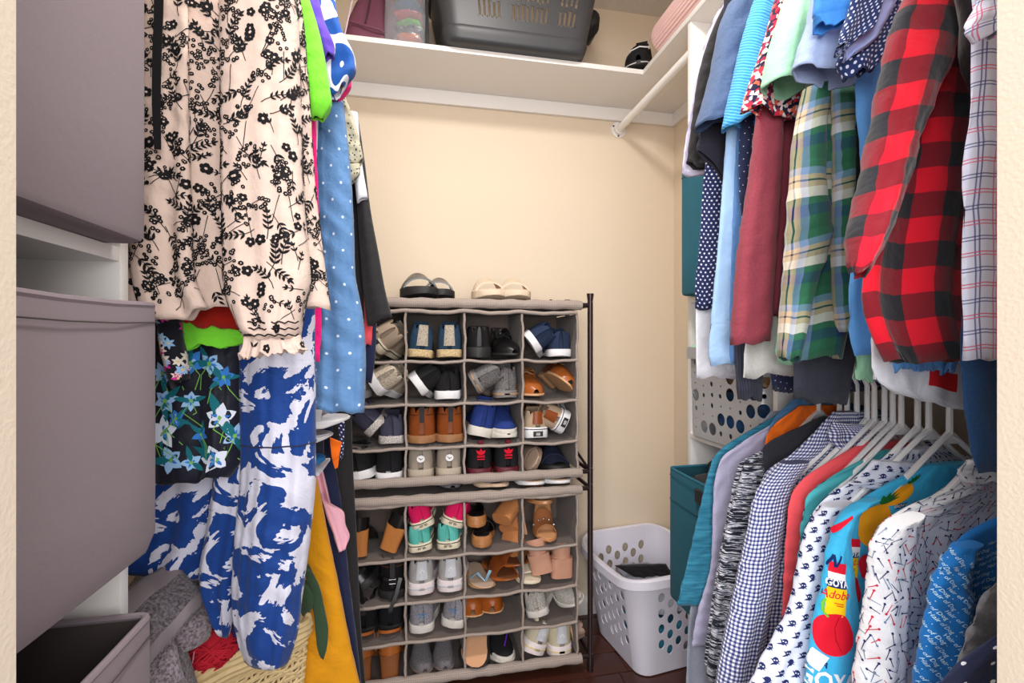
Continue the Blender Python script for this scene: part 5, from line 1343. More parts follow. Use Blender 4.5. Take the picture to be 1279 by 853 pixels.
# pockets
COLS = [-.245, -.035, .172, .385, .595]
UP = [1.352, 1.181, 1.029, .876, .770]
LO = [.672, .487, .333, .196, .072]
def wob(a): return .0022 * math.sin(a * 37 + 1) + .0014 * math.sin(a * 91)
for block in (UP, LO):
    zt, zb = block[0], block[-1]
    for ci, x in enumerate(COLS):
        b = MB(); rows = []
        for z in np.linspace(zb, zt, 26):
            e = .0035; lean = (-.022 * max(0, (1.05 - z)) * 1.2 if (block is UP and ci == 0) else 0)
            rows.append([(x + wob(z + ci) + lean - e, RY0 + .004 + wob(z * 1.3 + ci) * .8, z), (x + wob(z + ci) + lean + e, RY0 + .004 + wob(z * 1.3 + ci) * .8, z), (x + e * .6 + wob(z + ci) * .5, RY1, z), (x - e * .6 + wob(z + ci) * .5, RY1, z)])
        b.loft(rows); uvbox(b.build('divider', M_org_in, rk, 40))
        b = MB(); b.tube([(x + wob(z + ci) + (-.022 * max(0, (1.05 - z)) * 1.2 if (block is UP and ci == 0) else 0), RY0 + .001 + wob(z * 1.3 + ci) * .8, z) for z in np.linspace(zb, zt, 26)], .0046, 6); uvbox(b.build('divider_piping', M_org, rk, 60))
    for ri, z in enumerate(block[:-1]):
        b = MB(); rows = []
        zz = z if ri else z + .008
        for x in np.linspace(COLS[0], COLS[-1], 41):
            q = (np.searchsorted(COLS, x) - 1); q = min(max(q, 0), 3); f = (x - COLS[q]) / (COLS[q + 1] - COLS[q]); sg = -.006 * math.sin(PI * min(1, max(0, f))) + wob(x + ri) * .6
            rows.append([(x, RY0, zz + sg - .003), (x, RY0, zz + sg + .003), (x, RY1, zz + sg * .5 + .002), (x, RY1, zz + sg * .5 - .002)])
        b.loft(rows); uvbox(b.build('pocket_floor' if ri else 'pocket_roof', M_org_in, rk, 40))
        b = MB(); b.tube([(x, RY0 - .001, zz + (-.006 * math.sin(PI * ((x - COLS[0]) / .21 % 1.0)) + wob(x + ri) * .6)) for x in np.linspace(COLS[0], COLS[-1], 60)], [.0075 if ri == 0 else .0055] * 60, 7); uvbox(b.build('front_piping', M_org, rk, 60))
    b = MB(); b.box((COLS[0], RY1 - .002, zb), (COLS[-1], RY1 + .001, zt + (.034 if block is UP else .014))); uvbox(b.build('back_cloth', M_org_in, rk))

# ================================================================ shoes
def lt_(c, k): return tuple(min(1, x * k) for x in c)
LEATHER = {}
def sm(name, c, kind='cloth'):
    key = f'shoe_{name}'
    if key in _mats: return _mats[key]
    if kind == 'leather': return solid(key, c, .32, bump=.12, bscale=260, spec=.5, coat=.15, var=.10)
    if kind == 'rubber': return solid(key, c, .6, var=.05)
    if kind == 'glitter':
        t = NT(key); t.set(Roughness=.5); n = t.noise(t.obj(), 420, 2, .8); t.color(t.ramp(n, [(0, lt_(c, .6)), (.5, lt_(c, 1.1)), (.62, lt_(c, 2.6))])); t.bump(n, .5, .002); _mats[key] = t.m; return t.m
    if kind == 'tweed':
        t = NT(key); t.set(Roughness=.9); n = t.noise(t.obj(), 300, 2, .7); t.color(t.ramp(n, [(0, lt_(c, .6)), (.46, c), (.62, lt_(c, 1.2))])); t.bump(n, .5, .002); _mats[key] = t.m; return t.m
    return solid(key, c, .85, bump=.35, bscale=420, spec=.25, var=.08)
M_lining = solid('shoe_lining', S_(44, 42, 44), .9)
def plan(t, L, wide=1.0):
    """half width along the foot"""
    xs = [0, .03, .08, .16, .34, .52, .68, .82, .92, .97, 1.0]; ws = [.004, .019, .027, .031, .029, .036, .0415, .038, .028, .018, .003]
    return np.interp(t, xs, ws) * L / .27 * wide
def skew(t, L): return .010 * math.sin(PI * min(1, max(0, t - .25) / .75)) * L / .27
def sole_mesh(L, zb, zt, grow=.003, wide=1.0, t0=0.0, t1=1.0, n=26):
    """zb, zt: functions of t"""
    b = MB(); rings = []
    for t in np.linspace(t0, t1, n):
        w = plan(t, L, wide) + grow; c = skew(t, L); y = t * L; a, e = zb(t), zt(t); m = min(.002, (e - a) * .3)
        rings.append([(c - w + m, y, a), (c - w, y, a + m), (c - w, y, e - m), (c - w + m, y, e), (c + w - m, y, e), (c + w, y, e - m), (c + w, y, a + m), (c + w - m, y, a)])
    b.loft(rings); return b
def upper_mesh(L, z0, hs, t_open=(.07, .44), wide=1.0, n=34, lip=.005):
    """hs(t): height of the upper over the sole; open between t_open"""
    b = MB(); rings = []
    for t in np.linspace(.005, .99, n):
        w = plan(t, L, wide); c = skew(t, L); y = t * L; h = hs(t); zz = z0(t); ring = []
        if t_open[0] < t < t_open[1]:
            wi = max(.002, w * .86 - lip)
            out = [(-w, 0), (-w * 1.04, h * .3), (-w * 1.0, h * .65), (-w * .9, h * .95), (-w * .86, h)]
            inn = [(-wi, h * .97), (-wi, h * .5), (-wi * .9, .006), (-wi * .4, .004)]
            half = out + inn
        else:
            half = [(-w * abs(math.cos(a)) ** .75, h * math.sin(a) ** .85) for a in np.linspace(0, PI / 2, 10)[:-1]]
        ring = [(c + x, y, zz + z) for x, z in half] + [(c, y, zz + (.004 if t_open[0] < t < t_open[1] else h))] + [(c - x, y, zz + z) for x, z in half[::-1]]
        rings.append(ring)
    b.grid(rings); return b
def piece(*pts): xs = [p[0] for p in pts]; ys = [p[1] for p in pts]; return lambda t: float(np.interp(t, xs, ys))
def lace_mesh(L, z0, hs, ts=(.36, .42, .48, .54), r=.0022):
    b = MB()
    for t in ts:
        w = plan(t, L) * .55; z = z0(t) + hs(max(t, .45)) + .003
        b.tube([(skew(t, L) - w, t * L, z - .006), (skew(t, L), t * L + .003, z + .002), (skew(t, L) + w, t * L, z - .006)], r, 5)
    t = ts[0]; z = z0(t) + hs(.45) + .006
    for sx in (-1, 1): b.tube([(0, t * L, z), (sx * .012, t * L - .014, z + .008), (sx * .022, t * L - .006, z - .004), (sx * .006, t * L, z)], r * .9, 5)
    return b
def sneaker(root, up, sole, L=.26, hc=.062, hsl=.026, lace=None, tab=None, mid=None, low=False, toe=None, insole=None, lining=None, foxing=None):
    z0 = piece((0, hsl), (.4, hsl * .85), (.75, hsl * .7), (1, hsl * .7)); zb = piece((0, .004), (.08, 0), (.75, 0), (1, .009))
    hs = piece((0, hc * .95), (.10, hc), (.3, hc * .80), (.45, hc * .92), (.6, hc * .72), (.78, hc * .56), (.92, hc * .42), (1, hc * .2))
    sole_mesh(L, zb, z0, .0035).build('sole', sole, root, 40)
    upper_mesh(L, lambda t: z0(t) - .002, hs).build('upper', up, root, 50)
    if foxing is not None:
        b = MB(); P = []
        for t in list(np.linspace(1, 0, 22)) : P.append((skew(t, L) - plan(t, L) - .0042, t * L, z0(t) - .006))
        P += [(skew(t, L) + plan(t, L) + .0042, t * L, z0(t) - .006) for t in np.linspace(0, 1, 22)]
        b.tube(P, .0013, 5); b.build('foxing_stripe', foxing, root)
    if lace is not None: lace_mesh(L, z0, hs).build('laces', lace, root)
    b = MB(); b.loft([[(-.018, .43 * L, z0(.4) + hc * .70), (.018, .43 * L, z0(.4) + hc * .70), (.019, .30 * L, z0(.4) + hc * 1.1), (-.019, .30 * L, z0(.4) + hc * 1.1)], [(-.018, .43 * L + .004, z0(.4) + hc * .74), (.018, .43 * L + .004, z0(.4) + hc * .74), (.019, .30 * L + .004, z0(.4) + hc * 1.14), (-.019, .30 * L + .004, z0(.4) + hc * 1.14)]]); b.build('tongue', up, root)
    if tab is not None:
        b = MB(); wv = [-.85, -.5, 0, .5, .85]
        def hp(q, z): return (q * .017, -.0035 + .011 * q * q, z)
        b.loft([[hp(q, hsl + .010) for q in wv] + [(p[0], p[1] + .004, p[2]) for p in [hp(q, hsl + .010) for q in wv[::-1]]], [hp(q * .8, hsl + hc * .93) for q in wv] + [(p[0], p[1] + .004, p[2]) for p in [hp(q * .8, hsl + hc * .93) for q in wv[::-1]]]])
        b.build('heel_tab', tab, root, 50)
    if mid is not None:
        sole_mesh(L, lambda t: z0(t) * .42, lambda t: z0(t) * .62, .0045).build('midsole_band', mid, root, 40)
    if toe is not None:
        sole_mesh(L, lambda t: z0(t) - .004, lambda t: z0(t) + .012, .002, t0=.84).build('toe_bumper', toe, root, 40)
def lowshoe(root, up, sole, L=.27, hc=.055, hsl=.010, heel=.018, t_open=(.06, .46), lace=None, elastic=None, vamp=.045):
    z0 = piece((0, heel + .006), (.28, heel + .004), (.45, hsl), (1, hsl)); zb = piece((0, 0), (.27, 0), (.30, heel * .7), (.5, 0), (1, .006))
    hs = piece((0, hc), (.1, hc), (.3, hc * .8), (.46, vamp + .006), (.6, vamp), (.8, vamp * .8), (.93, vamp * .55), (1, vamp * .25))
    sole_mesh(L, zb, z0, .003).build('sole', sole, root, 40); upper_mesh(L, lambda t: z0(t) - .002, hs, t_open).build('upper', up, root, 50)
    if lace is not None: lace_mesh(L, z0, hs, (.44, .49, .54)).build('laces', lace, root)
    b = MB(); b.tube([(skew(t, L) + sg * plan(t, L) * .86, t * L, z0(t) + hs(t) - .001) for sg, ts in ((-1, np.linspace(.46, .07, 10)), (1, np.linspace(.07, .46, 10))) for t in ts], .0018, 5); b.build('collar_binding', up, root)
def boot(root, up, sole, L=.28, hc=.085, tab=None):
    z0 = piece((0, .022), (1, .016)); zb = piece((0, 0), (.27, 0), (.3, .008), (.45, 0), (1, .006))
    hs = piece((0, hc), (.08, hc), (.36, hc * .98), (.46, hc * .8), (.6, hc * .58), (.8, .042), (.93, .030), (1, .012))
    sole_mesh(L, zb, z0, .004, 1.08).build('sole', sole, root, 40); upper_mesh(L, lambda t: z0(t) - .002, hs, (.06, .42), 1.06).build('upper', up, root, 50)
    b = MB(); w = 1.06
    b.tube([(skew(t, L) + sg * plan(t, L, w) * 1.005, t * L, .020 + hc * .74) for sg, ts in ((-1, np.linspace(.4, .02, 9)), (1, np.linspace(.02, .4, 9))) for t in ts], .0014, 5); b.build('stitch_line', sm('stitch_dark', S_(92, 48, 26)), root)
    b = MB(); b.strip([(0, .001, .06), (0, -.004, .085), (0, -.003, .105), (0, .006, .108), (0, .010, .098)], (1, 0, 0), .012, .002); b.build('pull_tab', tab if tab else M_lining, root)
    lace_mesh(L, z0, hs, (.44, .50, .56)).build('laces', M_lining, root)
def slide(root, sole, band, L=.26, th=.026, foot=None, strap=True, arch=.045):
    zt = piece((0, th), (.3, th), (.6, th * .75), (1, th * .75)); zb = piece((0, .004), (.1, 0), (.8, 0), (1, .008))
    sole_mesh(L, zb, zt, .004, 1.05).build('sole', sole, root, 40)
    sole_mesh(L, lambda t: zt(t) - .001, lambda t: zt(t) + .002, -.003, 1.05, .02, .98).build('footbed', foot or sole, root, 40)
    if strap:
        b = MB(); rings = []
        for t in np.linspace(.48, .78, 9):
            w = plan(t, L, 1.05) + .003; c = skew(t, L); h = arch * (1 - .3 * (t - .48) / .3); o = [(c - w * math.cos(a), t * L, zt(t) * .6 + h * math.sin(a)) for a in np.linspace(0, PI, 15)]; i_ = [(c - (w - .004) * math.cos(a), t * L, zt(t) * .6 + (h - .004) * math.sin(a)) for a in np.linspace(PI, 0, 15)]; rings.append(o + i_)
        b.loft(rings); b.build('strap', band, root, 50)
def heeled(root, heel_m, sole_m, strap_m, L=.235, hh=.075, wide=.92, heel_w=.024, heel_d=.045, straps=((.70, .86, .030),), ankle=False, platform=.008, wedge=False, cup=0.0, studs=None, heel_taper=.85, foot=None):
    """heeled sandal, mule or pump"""
    zt = piece((0, hh), (.22, hh * .97), (.45, hh * .55), (.66, platform + .006), (1, platform)); zb = (lambda t: zt(t) - .007) if not wedge else (lambda t: 0.0 if t < .95 else .003)
    zb2 = (lambda t: max(0.0, zt(t) - (.007 if t < .6 else platform))) if not wedge else zb
    sole_mesh(L, zb2, zt, .002, wide).build('sole', sole_m, root, 40)
    sole_mesh(L, lambda t: zt(t) - .0005, lambda t: zt(t) + .0018, -.0025, wide, .02, .98).build('footbed', foot or sole_m, root, 40)
    if not wedge:
        b = MB(); rings = []
        for f in np.linspace(0, 1, 7):
            z = (hh - .006) * f; k = heel_taper + (1 - heel_taper) * f ** 1.5; q = rrect(heel_w * k, heel_d / 2 * k, heel_w * .55, 4)
            rings.append([(q(s)[0], q(s)[1] + heel_d * .5 + .002 + (1 - f) * .004, z) for s in np.linspace(0, 1, 25)[:-1]])
        b.loft(rings); b.build('heel', heel_m, root, 40)
    else:
        b = MB()
        for z in np.linspace(.008, hh - .008, 7): b.tube([(skew(t, L) + sg * (plan(t, L, wide) + .0025), t * L, z * (1 - .0 * t)) for sg, ts in ((-1, np.linspace(.30, 0.0, 8)), (1, np.linspace(0.0, .30, 8))) for t in ts], .0010, 4)
        b.build('heel_grain', heel_m, root)
    for t0, t1, h in straps:
        b = MB(); rings = []
        for t in np.linspace(t0, t1, 7):
            w = plan(t, L, wide) + .002; c = skew(t, L); o = [(c - w * math.cos(a), t * L, zt(t) - .003 + h * math.sin(a)) for a in np.linspace(0, PI, 13)]; i_ = [(c - (w - .0025) * math.cos(a), t * L, zt(t) - .003 + (h - .0025) * math.sin(a)) for a in np.linspace(PI, 0, 13)]; rings.append(o + i_)
        b.loft(rings); st = b.build('strap', strap_m, root, 50)
        if studs is not None:
            b = MB()
            for a in (.5, 1.1, 1.57, 2.05, 2.6):
                t = (t0 + t1) / 2; w = plan(t, L, wide) + .003; p = (skew(t, L) - w * math.cos(a), t * L, zt(t) - .002 + (h + .001) * math.sin(a)); b.lathe([(.0012, -.003), (.0042, 0), (.003, .0026), (.001, .0035)], p, 8)
            b.build('studs', studs, st)
    if cup > 0:
        b = MB(); rows = []
        for z in np.linspace(0, cup, 5): rows.append([(sg * plan(t, L, wide) * (1.0 + .1 * z / cup), t * L - .002, zt(t) + z - .002 - (t * L * .22 * z / cup)) for sg, ts in ((-1, np.linspace(.28, .005, 9)), (1, np.linspace(.005, .28, 9))) for t in ts])
        b.grid(rows); solidify(b.build('heel_cup', strap_m, root, 50), .002)
    if ankle:
        b = MB(); zc = hh + (cup or .0) + .035; P = []
        for a in np.linspace(0, 2 * PI, 25)[:-1]: P.append((.028 * math.cos(a), .045 + .042 * math.sin(a), zc - .012 * math.sin(a)))
        Q = np.array(P + P[:1]); b.strip(Q, (0, 0, 1), .010, .0022); b.build('ankle_strap', strap_m, root)
        for sg in (-1, 1):
            b = MB(); b.strip([(sg * .028, .045, zc), (sg * .032, .055, hh * .9)], (0, 1, 0), .009, .002); b.build('side_strap', strap_m, root)
def flat(root, up, sole, L=.245, hc=.040, bow=None, studs=None):
    z0 = piece((0, .010), (1, .006)); zb = piece((0, 0), (1, .003)); hs = piece((0, hc), (.1, hc * .95), (.3, hc * .6), (.62, hc * .55), (.7, hc * .75), (.85, hc * .62), (.95, hc * .45), (1, hc * .2))
    sole_mesh(L, zb, z0, .002, .92).build('sole', sole, root, 40); upper_mesh(L, lambda t: z0(t) - .001, hs, (.05, .68), .92).build('upper', up, root, 50)
    if studs is not None:
        b = MB(); rs = random.Random(2)
        for _ in range(26):
            t = rs.uniform(.68, .97); a = rs.uniform(.4, 2.7); w = plan(t, L, .92); h = hs(t); b.lathe([(.0006, -.001), (.0018, .0004), (.0006, .0014)], (skew(t, L) - w * math.cos(a) ** 1, t * L, z0(t) + h * math.sin(a)), 6)
        b.build('studs', studs, root)
    if bow is not None:
        b = MB(); z = z0(.7) + hs(.7) + .003
        for sg in (-1, 1): b.loft([[(0, .70 * L - .003, z), (0, .70 * L + .003, z), (0, .70 * L, z + .004)], [(sg * .016, .70 * L - .008, z), (sg * .016, .70 * L + .008, z), (sg * .016, .70 * L, z + .006)]])
        b.build('bow', bow, root)
def decal_heel(root, body, m, z, size, name='heel_print', y=-.0048, sh=.0, wx=1.0):
    V, fs = text2d(body, size, sh, .02); b = MB(); b.add([(x * wx, y + 9.0 * (x * wx) ** 2, z - yy) for x, yy in V], fs); o = b.build(name, m, root, 0, False); return o
# ---- placing: cells of the rack
def cellx(c, f): return COLS[c] + (COLS[c + 1] - COLS[c]) * f
ZSH = {}
ORD = ['first', 'second', 'third', 'fourth']
def pocket(block, r, c): return f"{['left', 'second', 'third', 'right'][c]} pocket, {['top', 'second', 'third', 'bottom'][r]} row, {'upper' if block is UP else 'lower'} organizer"
SW_, SL_, SH_ = 1.40, .93, 1.25
def place(name, label, cat, x, z, fn, toe_out=False, yaw=0.0, pitch=0.0, roll=0.0, y=None, L=.26, sc=(1, 1)):
    """heel (or toe) at the pocket mouth"""
    yy = (RY0 + .012) if y is None else y
    r = thing(name, label, cat, (x, yy, z + .001), (pitch, roll, yaw + (PI if toe_out else 0)), 'shoes in the fabric shoe rack')
    if toe_out:
        r.location.y += L * SL_
    fn(r); r.scale = ((1.22 if toe_out else SW_) * sc[0], SL_, SH_ * sc[1])
    return r
def pair(block, row, col, desc, name, fn, toe_out=False, l=None, rr=None, cat='shoe', L=.26, xs=(.27, .75)):
    zf = (block[row + 1] + (.010 if row < 3 else .012))
    if row == 3: zf = (TZ[1] if block is UP else TZ[3]) - .002
    for i, (side, o) in enumerate((('left', l or {}), ('right', rr or {}))):
        o = dict(o); fx = o.pop('fx', xs[i]); dz = o.pop('dz', 0) * 1.1; dy = o.pop('dy', 0); ds = o.pop('desc', desc); LL = o.pop('L', L)
        toe = o.pop('toe_out', toe_out)
        place(name, f"{side} {ds}, {pocket(block, row, col)}", cat, cellx(col, fx), zf + dz, fn, toe, y=RY0 + .012 + dy, L=LL, **o)
C = sm
cream, offw, white, black = S_(214, 204, 188), S_(222, 214, 200), S_(228, 226, 228), S_(28, 27, 30)
W_ = C('white_rubber', white, 'rubber'); CR = C('cream_rubber', S_(224, 212, 188), 'rubber'); BK = C('black_cloth', black); BKL = C('black_leather', S_(24, 23, 25), 'leather'); GUM = C('gum', S_(176, 136, 96), 'rubber'); BKR = C('black_rubber', S_(30, 29, 30), 'rubber')
BR = C('brown_leather', S_(132, 66, 28), 'leather'); BR2 = C('cognac_leather', S_(168, 92, 40), 'leather'); TAN = C('tan_leather', S_(188, 124, 76), 'leather'); NUDE = C('nude_leather', S_(196, 146, 122), 'leather'); NV = C('navy_cloth', S_(36, 48, 78)); GR = C('grey_knit', S_(120, 116, 120), 'tweed')
silver = solid('stud_silver', S_(200, 200, 200), .25, 1)
# ------------- upper organizer
def a_(r):
    sneaker(r, C('taupe_canvas', S_(172, 152, 132)), CR, .27, .060, .030, lace=C('blue_lace', S_(80, 120, 140)), foxing=BKR)
    b = MB(); b.box((-.011, -.006, .006), (.011, -.0028, .024), .0005); o = b.build('heel_label', BKR, r); decal_heel(o, '|||||||', W_, .015, .009, y=-.0063)
pair(UP, 0, 0, 'taupe canvas sneaker with black heel label', 'sneaker', a_, xs=(.30, .66), l=dict(roll=1.15, yaw=-.2, fx=.10, dz=.045), rr=dict(roll=1.0, yaw=-.25, fx=.42, dz=.045))
def a_(r): sneaker(r, C('petrol_knit', S_(28, 60, 84), 'tweed'), C('rope', S_(206, 180, 136), 'tweed'), .26, .075, .024, lace=C('petrol_lace', S_(24, 40, 60)), tab=C('rope_grey', S_(176, 164, 148), 'tweed'))
pair(UP, 0, 1, 'petrol blue knit shoe with woven rope sole', 'sneaker', a_, xs=(.26, .74), l=dict(yaw=.12, roll=.08), rr=dict(yaw=-.05))
def a_(r): lowshoe(r, BKL, BKR, .28, .062, .012, .024, lace=BK)
pair(UP, 0, 2, 'black polished leather dress shoe', 'dress_shoe', a_, xs=(.26, .76), rr=dict(toe_out=True, L=.28, yaw=.1), L=.28)
b = None
def a_(r): sneaker(r, C('navy_canvas', S_(38, 50, 76)), W_, .27, .058, .024, lace=NV)
pair(UP, 0, 3, 'navy canvas sneaker with thick white sole', 'sneaker', a_, l=dict(roll=.95, fx=.14, dz=.045, yaw=-.2), rr=dict(yaw=-.08, fx=.72))
def a_(r):
    sneaker(r, C('oat_knit', S_(206, 192, 172), 'tweed'), W_, .27, .062, .030, lace=CR)
    b = MB()
    for k in (-1, 0, 1): b.strip([(.028 + .006 * 0, .12 + k * .012, .035), (.026, .118 + k * .012, .06), (.014, .116 + k * .012, .078)], (0, 1, 0), .0045, .002)
    b.build('side_stripes', BK, r)
pair(UP, 1, 0, 'cream knit sneaker with dark side stripes', 'sneaker', a_, l=dict(fx=.10, yaw=.1), rr=dict(roll=1.0, fx=.40, dz=.05, yaw=-.3))
def a_(r): sneaker(r, BK, W_, .27, .062, .026, lace=BK)
pair(UP, 1, 1, 'black sneaker with white sole', 'sneaker', a_, l=dict(roll=.95, fx=.14, dz=.045, yaw=-.1), rr=dict(fx=.72))
def a_(r): sneaker(r, C('grey_glitter', S_(112, 108, 108), 'glitter'), C('grey_sole', S_(120, 116, 114), 'rubber'), .26, .072, .024, lace=C('grey_lace', S_(90, 88, 90)), mid=GUM)
pair(UP, 1, 2, 'grey glitter sneaker with gum stripe sole', 'sneaker', a_, l=dict(roll=1.05, fx=.12, dz=.05, yaw=-.3), rr=dict(fx=.74))
def a_(r): lowshoe(r, BR2, C('tan_sole', S_(204, 158, 116), 'rubber'), .28, .058, .012, .016, lace=C('tan_lace', S_(150, 110, 70)), vamp=.052)
pair(UP, 1, 3, 'cognac leather derby shoe, toe out', 'dress_shoe', a_, toe_out=True, L=.28, l=dict(fx=.27), rr=dict(fx=.66, roll=-.75, yaw=.15, dz=.035))
def a_(r): sneaker(r, C('slate_canvas', S_(66, 66, 84)), C('speckle_sole', S_(196, 188, 182), 'glitter'), .26, .062, .024)
pair(UP, 2, 0, 'slate canvas slip-on with pale speckled sole', 'slip_on_shoe', a_, toe_out=True, l=dict(fx=.56, roll=-.8, dz=.05, yaw=.1, toe_out=False), rr=dict(fx=.76, yaw=.0, toe_out=False))
def a_(r): boot(r, BR, C('boot_sole', S_(150, 104, 66), 'rubber'), .28, .082)
pair(UP, 2, 1, 'brown leather boot with heel outwards', 'boot', a_, xs=(.27, .76), L=.28)
def a_(r): sneaker(r, C('royal_navy_knit', S_(36, 56, 122)), C('bone_sole', S_(210, 204, 194), 'rubber'), .27, .078, .030, lace=C('navy_lace', S_(24, 32, 66)), toe=C('bone_sole', S_(210, 204, 194), 'rubber'))
pair(UP, 2, 2, 'royal blue sneaker with bone white sole', 'sneaker', a_, l=dict(toe_out=False, roll=.22, fx=.27, dz=.012), rr=dict(fx=.76, toe_out=True))
def a_(r):
    sneaker(r, C('sand_canvas', S_(180, 156, 132)), W_, .27, .052, .034, lace=C('brown_lace', S_(110, 60, 30)), foxing=NV, tab=BR)
    b = MB(); b.box((-.013, -.0062, .008), (.013, -.003, .023), .0005); o = b.build('heel_label', BKR, r); decal_heel(o, '|||||||', W_, .0155, .009, y=-.0065)
pair(UP, 2, 3, 'sand canvas sneaker with black label on white sole', 'sneaker', a_, l=dict(fx=.29), rr=dict(fx=.86, roll=-1.1, dz=.045, yaw=.05))
def a_(r):
    sneaker(r, BK, W_, .28, .070, .026, lace=BK)
    b = MB(); b.strip([(.030, .06, .05), (.031, .085, .046), (.028, .115, .062)], (0, 0, 1), [.004, .010, .002], .002); b.strip([(-.030, .06, .05), (-.031, .085, .046), (-.028, .115, .062)], (0, 0, 1), [.004, .010, .002], .002); b.build('side_flash', W_, r)
pair(UP, 3, 0, 'black running shoe with white sole and side flash', 'sneaker', a_, l=dict(roll=-.18, fx=.22, yaw=-.2, dz=.008), rr=dict(fx=.72), L=.28)
def a_(r):
    sneaker(r, C('stone_suede', S_(158, 146, 132)), C('stone_sole', S_(178, 164, 146), 'rubber'), .27, .070, .030, lace=W_)
    b = MB(); b.loft([[(.010 * math.cos(a), y, .062 + .010 * math.sin(a)) for a in np.linspace(0, 2 * PI, 19)[:-1]] for y in (-.0055, .004)]); o = b.build('heel_badge', W_, r)
    b = MB(); b.strip([(-.006, -.0058, .066), (0, -.0058, .060), (.006, -.0058, .064)], (0, 0, 1), [.001, .003, .001], .0008); b.build('badge_mark', BKR, o)
pair(UP, 3, 1, 'stone grey sneaker with round white heel badge', 'sneaker', a_, xs=(.25, .74))
def a_(r):
    M = C('maroon_rubber', S_(96, 24, 36), 'glitter'); sneaker(r, BK, M, .27, .074, .024, lace=C('maroon_lace', S_(96, 24, 36))); RD = MP('print_red', S_(222, 24, 50)); b = MB(); y = -.0035
    for a in (PI / 2, PI / 2 + .75, PI / 2 - .75): b.add([(x_, y - .001 + 8 * x_ * x_, z_) for x_, z_ in [(px, .066 + pz) for px, pz in leaf(0, 0, a, .018, .0085, n=4)]], [tuple(range(10))])
    for k in range(3): b.box((-.010, y - .001, .0625 - k * .0022), (.010, y + .001, .0637 - k * .0022))
    b.box((-.009, y - .001, .0515), (.009, y + .001, .054)); b.build('heel_emblem', RD, r, 0, False)
    b = MB(); b.strip([(0, .001, .085), (0, -.005, .094), (0, -.004, .104), (0, .004, .106), (0, .008, .092)], (1, 0, 0), .013, .002); b.build('pull_tab', C('maroon_lace', S_(96, 24, 36)), r)
pair(UP, 3, 2, 'black sneaker with red leaf emblem on the heel', 'sneaker', a_, xs=(.28, .76))
def a_(r): slide(r, C('taupe_foam', S_(140, 118, 104), 'rubber'), C('taupe_strap', S_(124, 104, 92)), .25, .022, C('beige_foot', S_(206, 178, 156)))
zf = TZ[1] - .002
place('sandal', 'taupe slide sandal standing on edge, ' + pocket(UP, 3, 3), 'shoe', cellx(3, .22), zf + .045, a_, True, roll=1.2, yaw=.15, L=.25)
def a_(r): slide(r, BKR, C('navy_strap', S_(32, 36, 56)), .26, .024, BKR, arch=.055)
place('slide_sandal', 'upper black slide leaning, ' + pocket(UP, 3, 3), 'shoe', cellx(3, .68), zf + .035, a_, True, pitch=-.30, yaw=.1, L=.26, y=RY0 + .0)
place('slide_sandal', 'lower black slide flat, ' + pocket(UP, 3, 3), 'shoe', cellx(3, .80), zf + .0, a_, True, yaw=-.1, L=.26, y=RY0 + .01)
# ------------- on the tier between the organizers
zt = TZ[2] + .019
def a_(r): slide(r, C('beige_foam', S_(204, 176, 150), 'rubber'), C('beige_band', S_(190, 160, 134)), .25, .018, C('beige_foot', S_(206, 178, 156)), arch=.028)
place('sandal', 'left beige flat sandal on the middle tier', 'shoe', cellx(2, .22), zt, a_, True, yaw=.35, L=.25, y=RY0 - .01); place('sandal', 'right beige flat sandal on the middle tier', 'shoe', cellx(2, .68), zt, a_, True, yaw=-.1, L=.25, y=RY0 - .01)
def a_(r): slide(r, W_, C('white_band', white), .26, .020, C('beige_foot', S_(206, 178, 156)), arch=.030)
place('slide_sandal', 'left white slide on the middle tier', 'shoe', cellx(3, .24), zt, a_, True, L=.26, y=RY0 - .012); place('slide_sandal', 'right white slide on the middle tier', 'shoe', cellx(3, .72), zt, a_, True, L=.26, y=RY0 - .012)
def a_(r): lowshoe(r, C('grey_felt_slipper', S_(104, 100, 104), 'tweed'), BKR, .25, .035, .008, .010, vamp=.030)
place('slipper', 'grey felt slipper on the middle tier below the beige heels', 'shoe', cellx(1, .80), zt, a_, True, L=.25)
# ------------- top tier
zt = TZ[0] + .019
def a_(r): slide(r, BKR, BKL, .27, .028, BKR, arch=.046)
place('slide_sandal', 'left black slide on top of the shoe rack', 'shoe', .005, zt, a_, True, yaw=.12, roll=0, L=.27, y=RY0 - .004, sc=(1.2, 1.35)); place('slide_sandal', 'right black slide on top of the shoe rack', 'shoe', .105, zt, a_, True, yaw=-.05, L=.27, y=RY0 + .03, sc=(1.05, 1.2))
def a_(r): slide(r, C('bone_foam', S_(216, 196, 170), 'rubber'), C('bone_band', S_(214, 196, 172)), .26, .026, C('beige_foot', S_(206, 178, 156)), arch=.042)
place('slide_sandal', 'left bone coloured slide on top of the shoe rack', 'shoe', .265, zt, a_, True, yaw=.1, L=.26, y=RY0, sc=(1.15, 1.3)); place('slide_sandal', 'right bone coloured slide on top of the shoe rack', 'shoe', .395, zt, a_, True, yaw=-.1, L=.26, y=RY0 - .004, sc=(1.15, 1.3))
def a_(r):
    b = MB(); b.lathe([(.004, 0), (.0045, .012), (.006, .014), (.006, .018), (.002, .02)], n=10); b.build('cap', BKR, r)
r = thing('end_cap', 'small black plastic cap standing at the right end of the rack top', 'cap', (.555, RY0 + .22, zt)); a_(r)
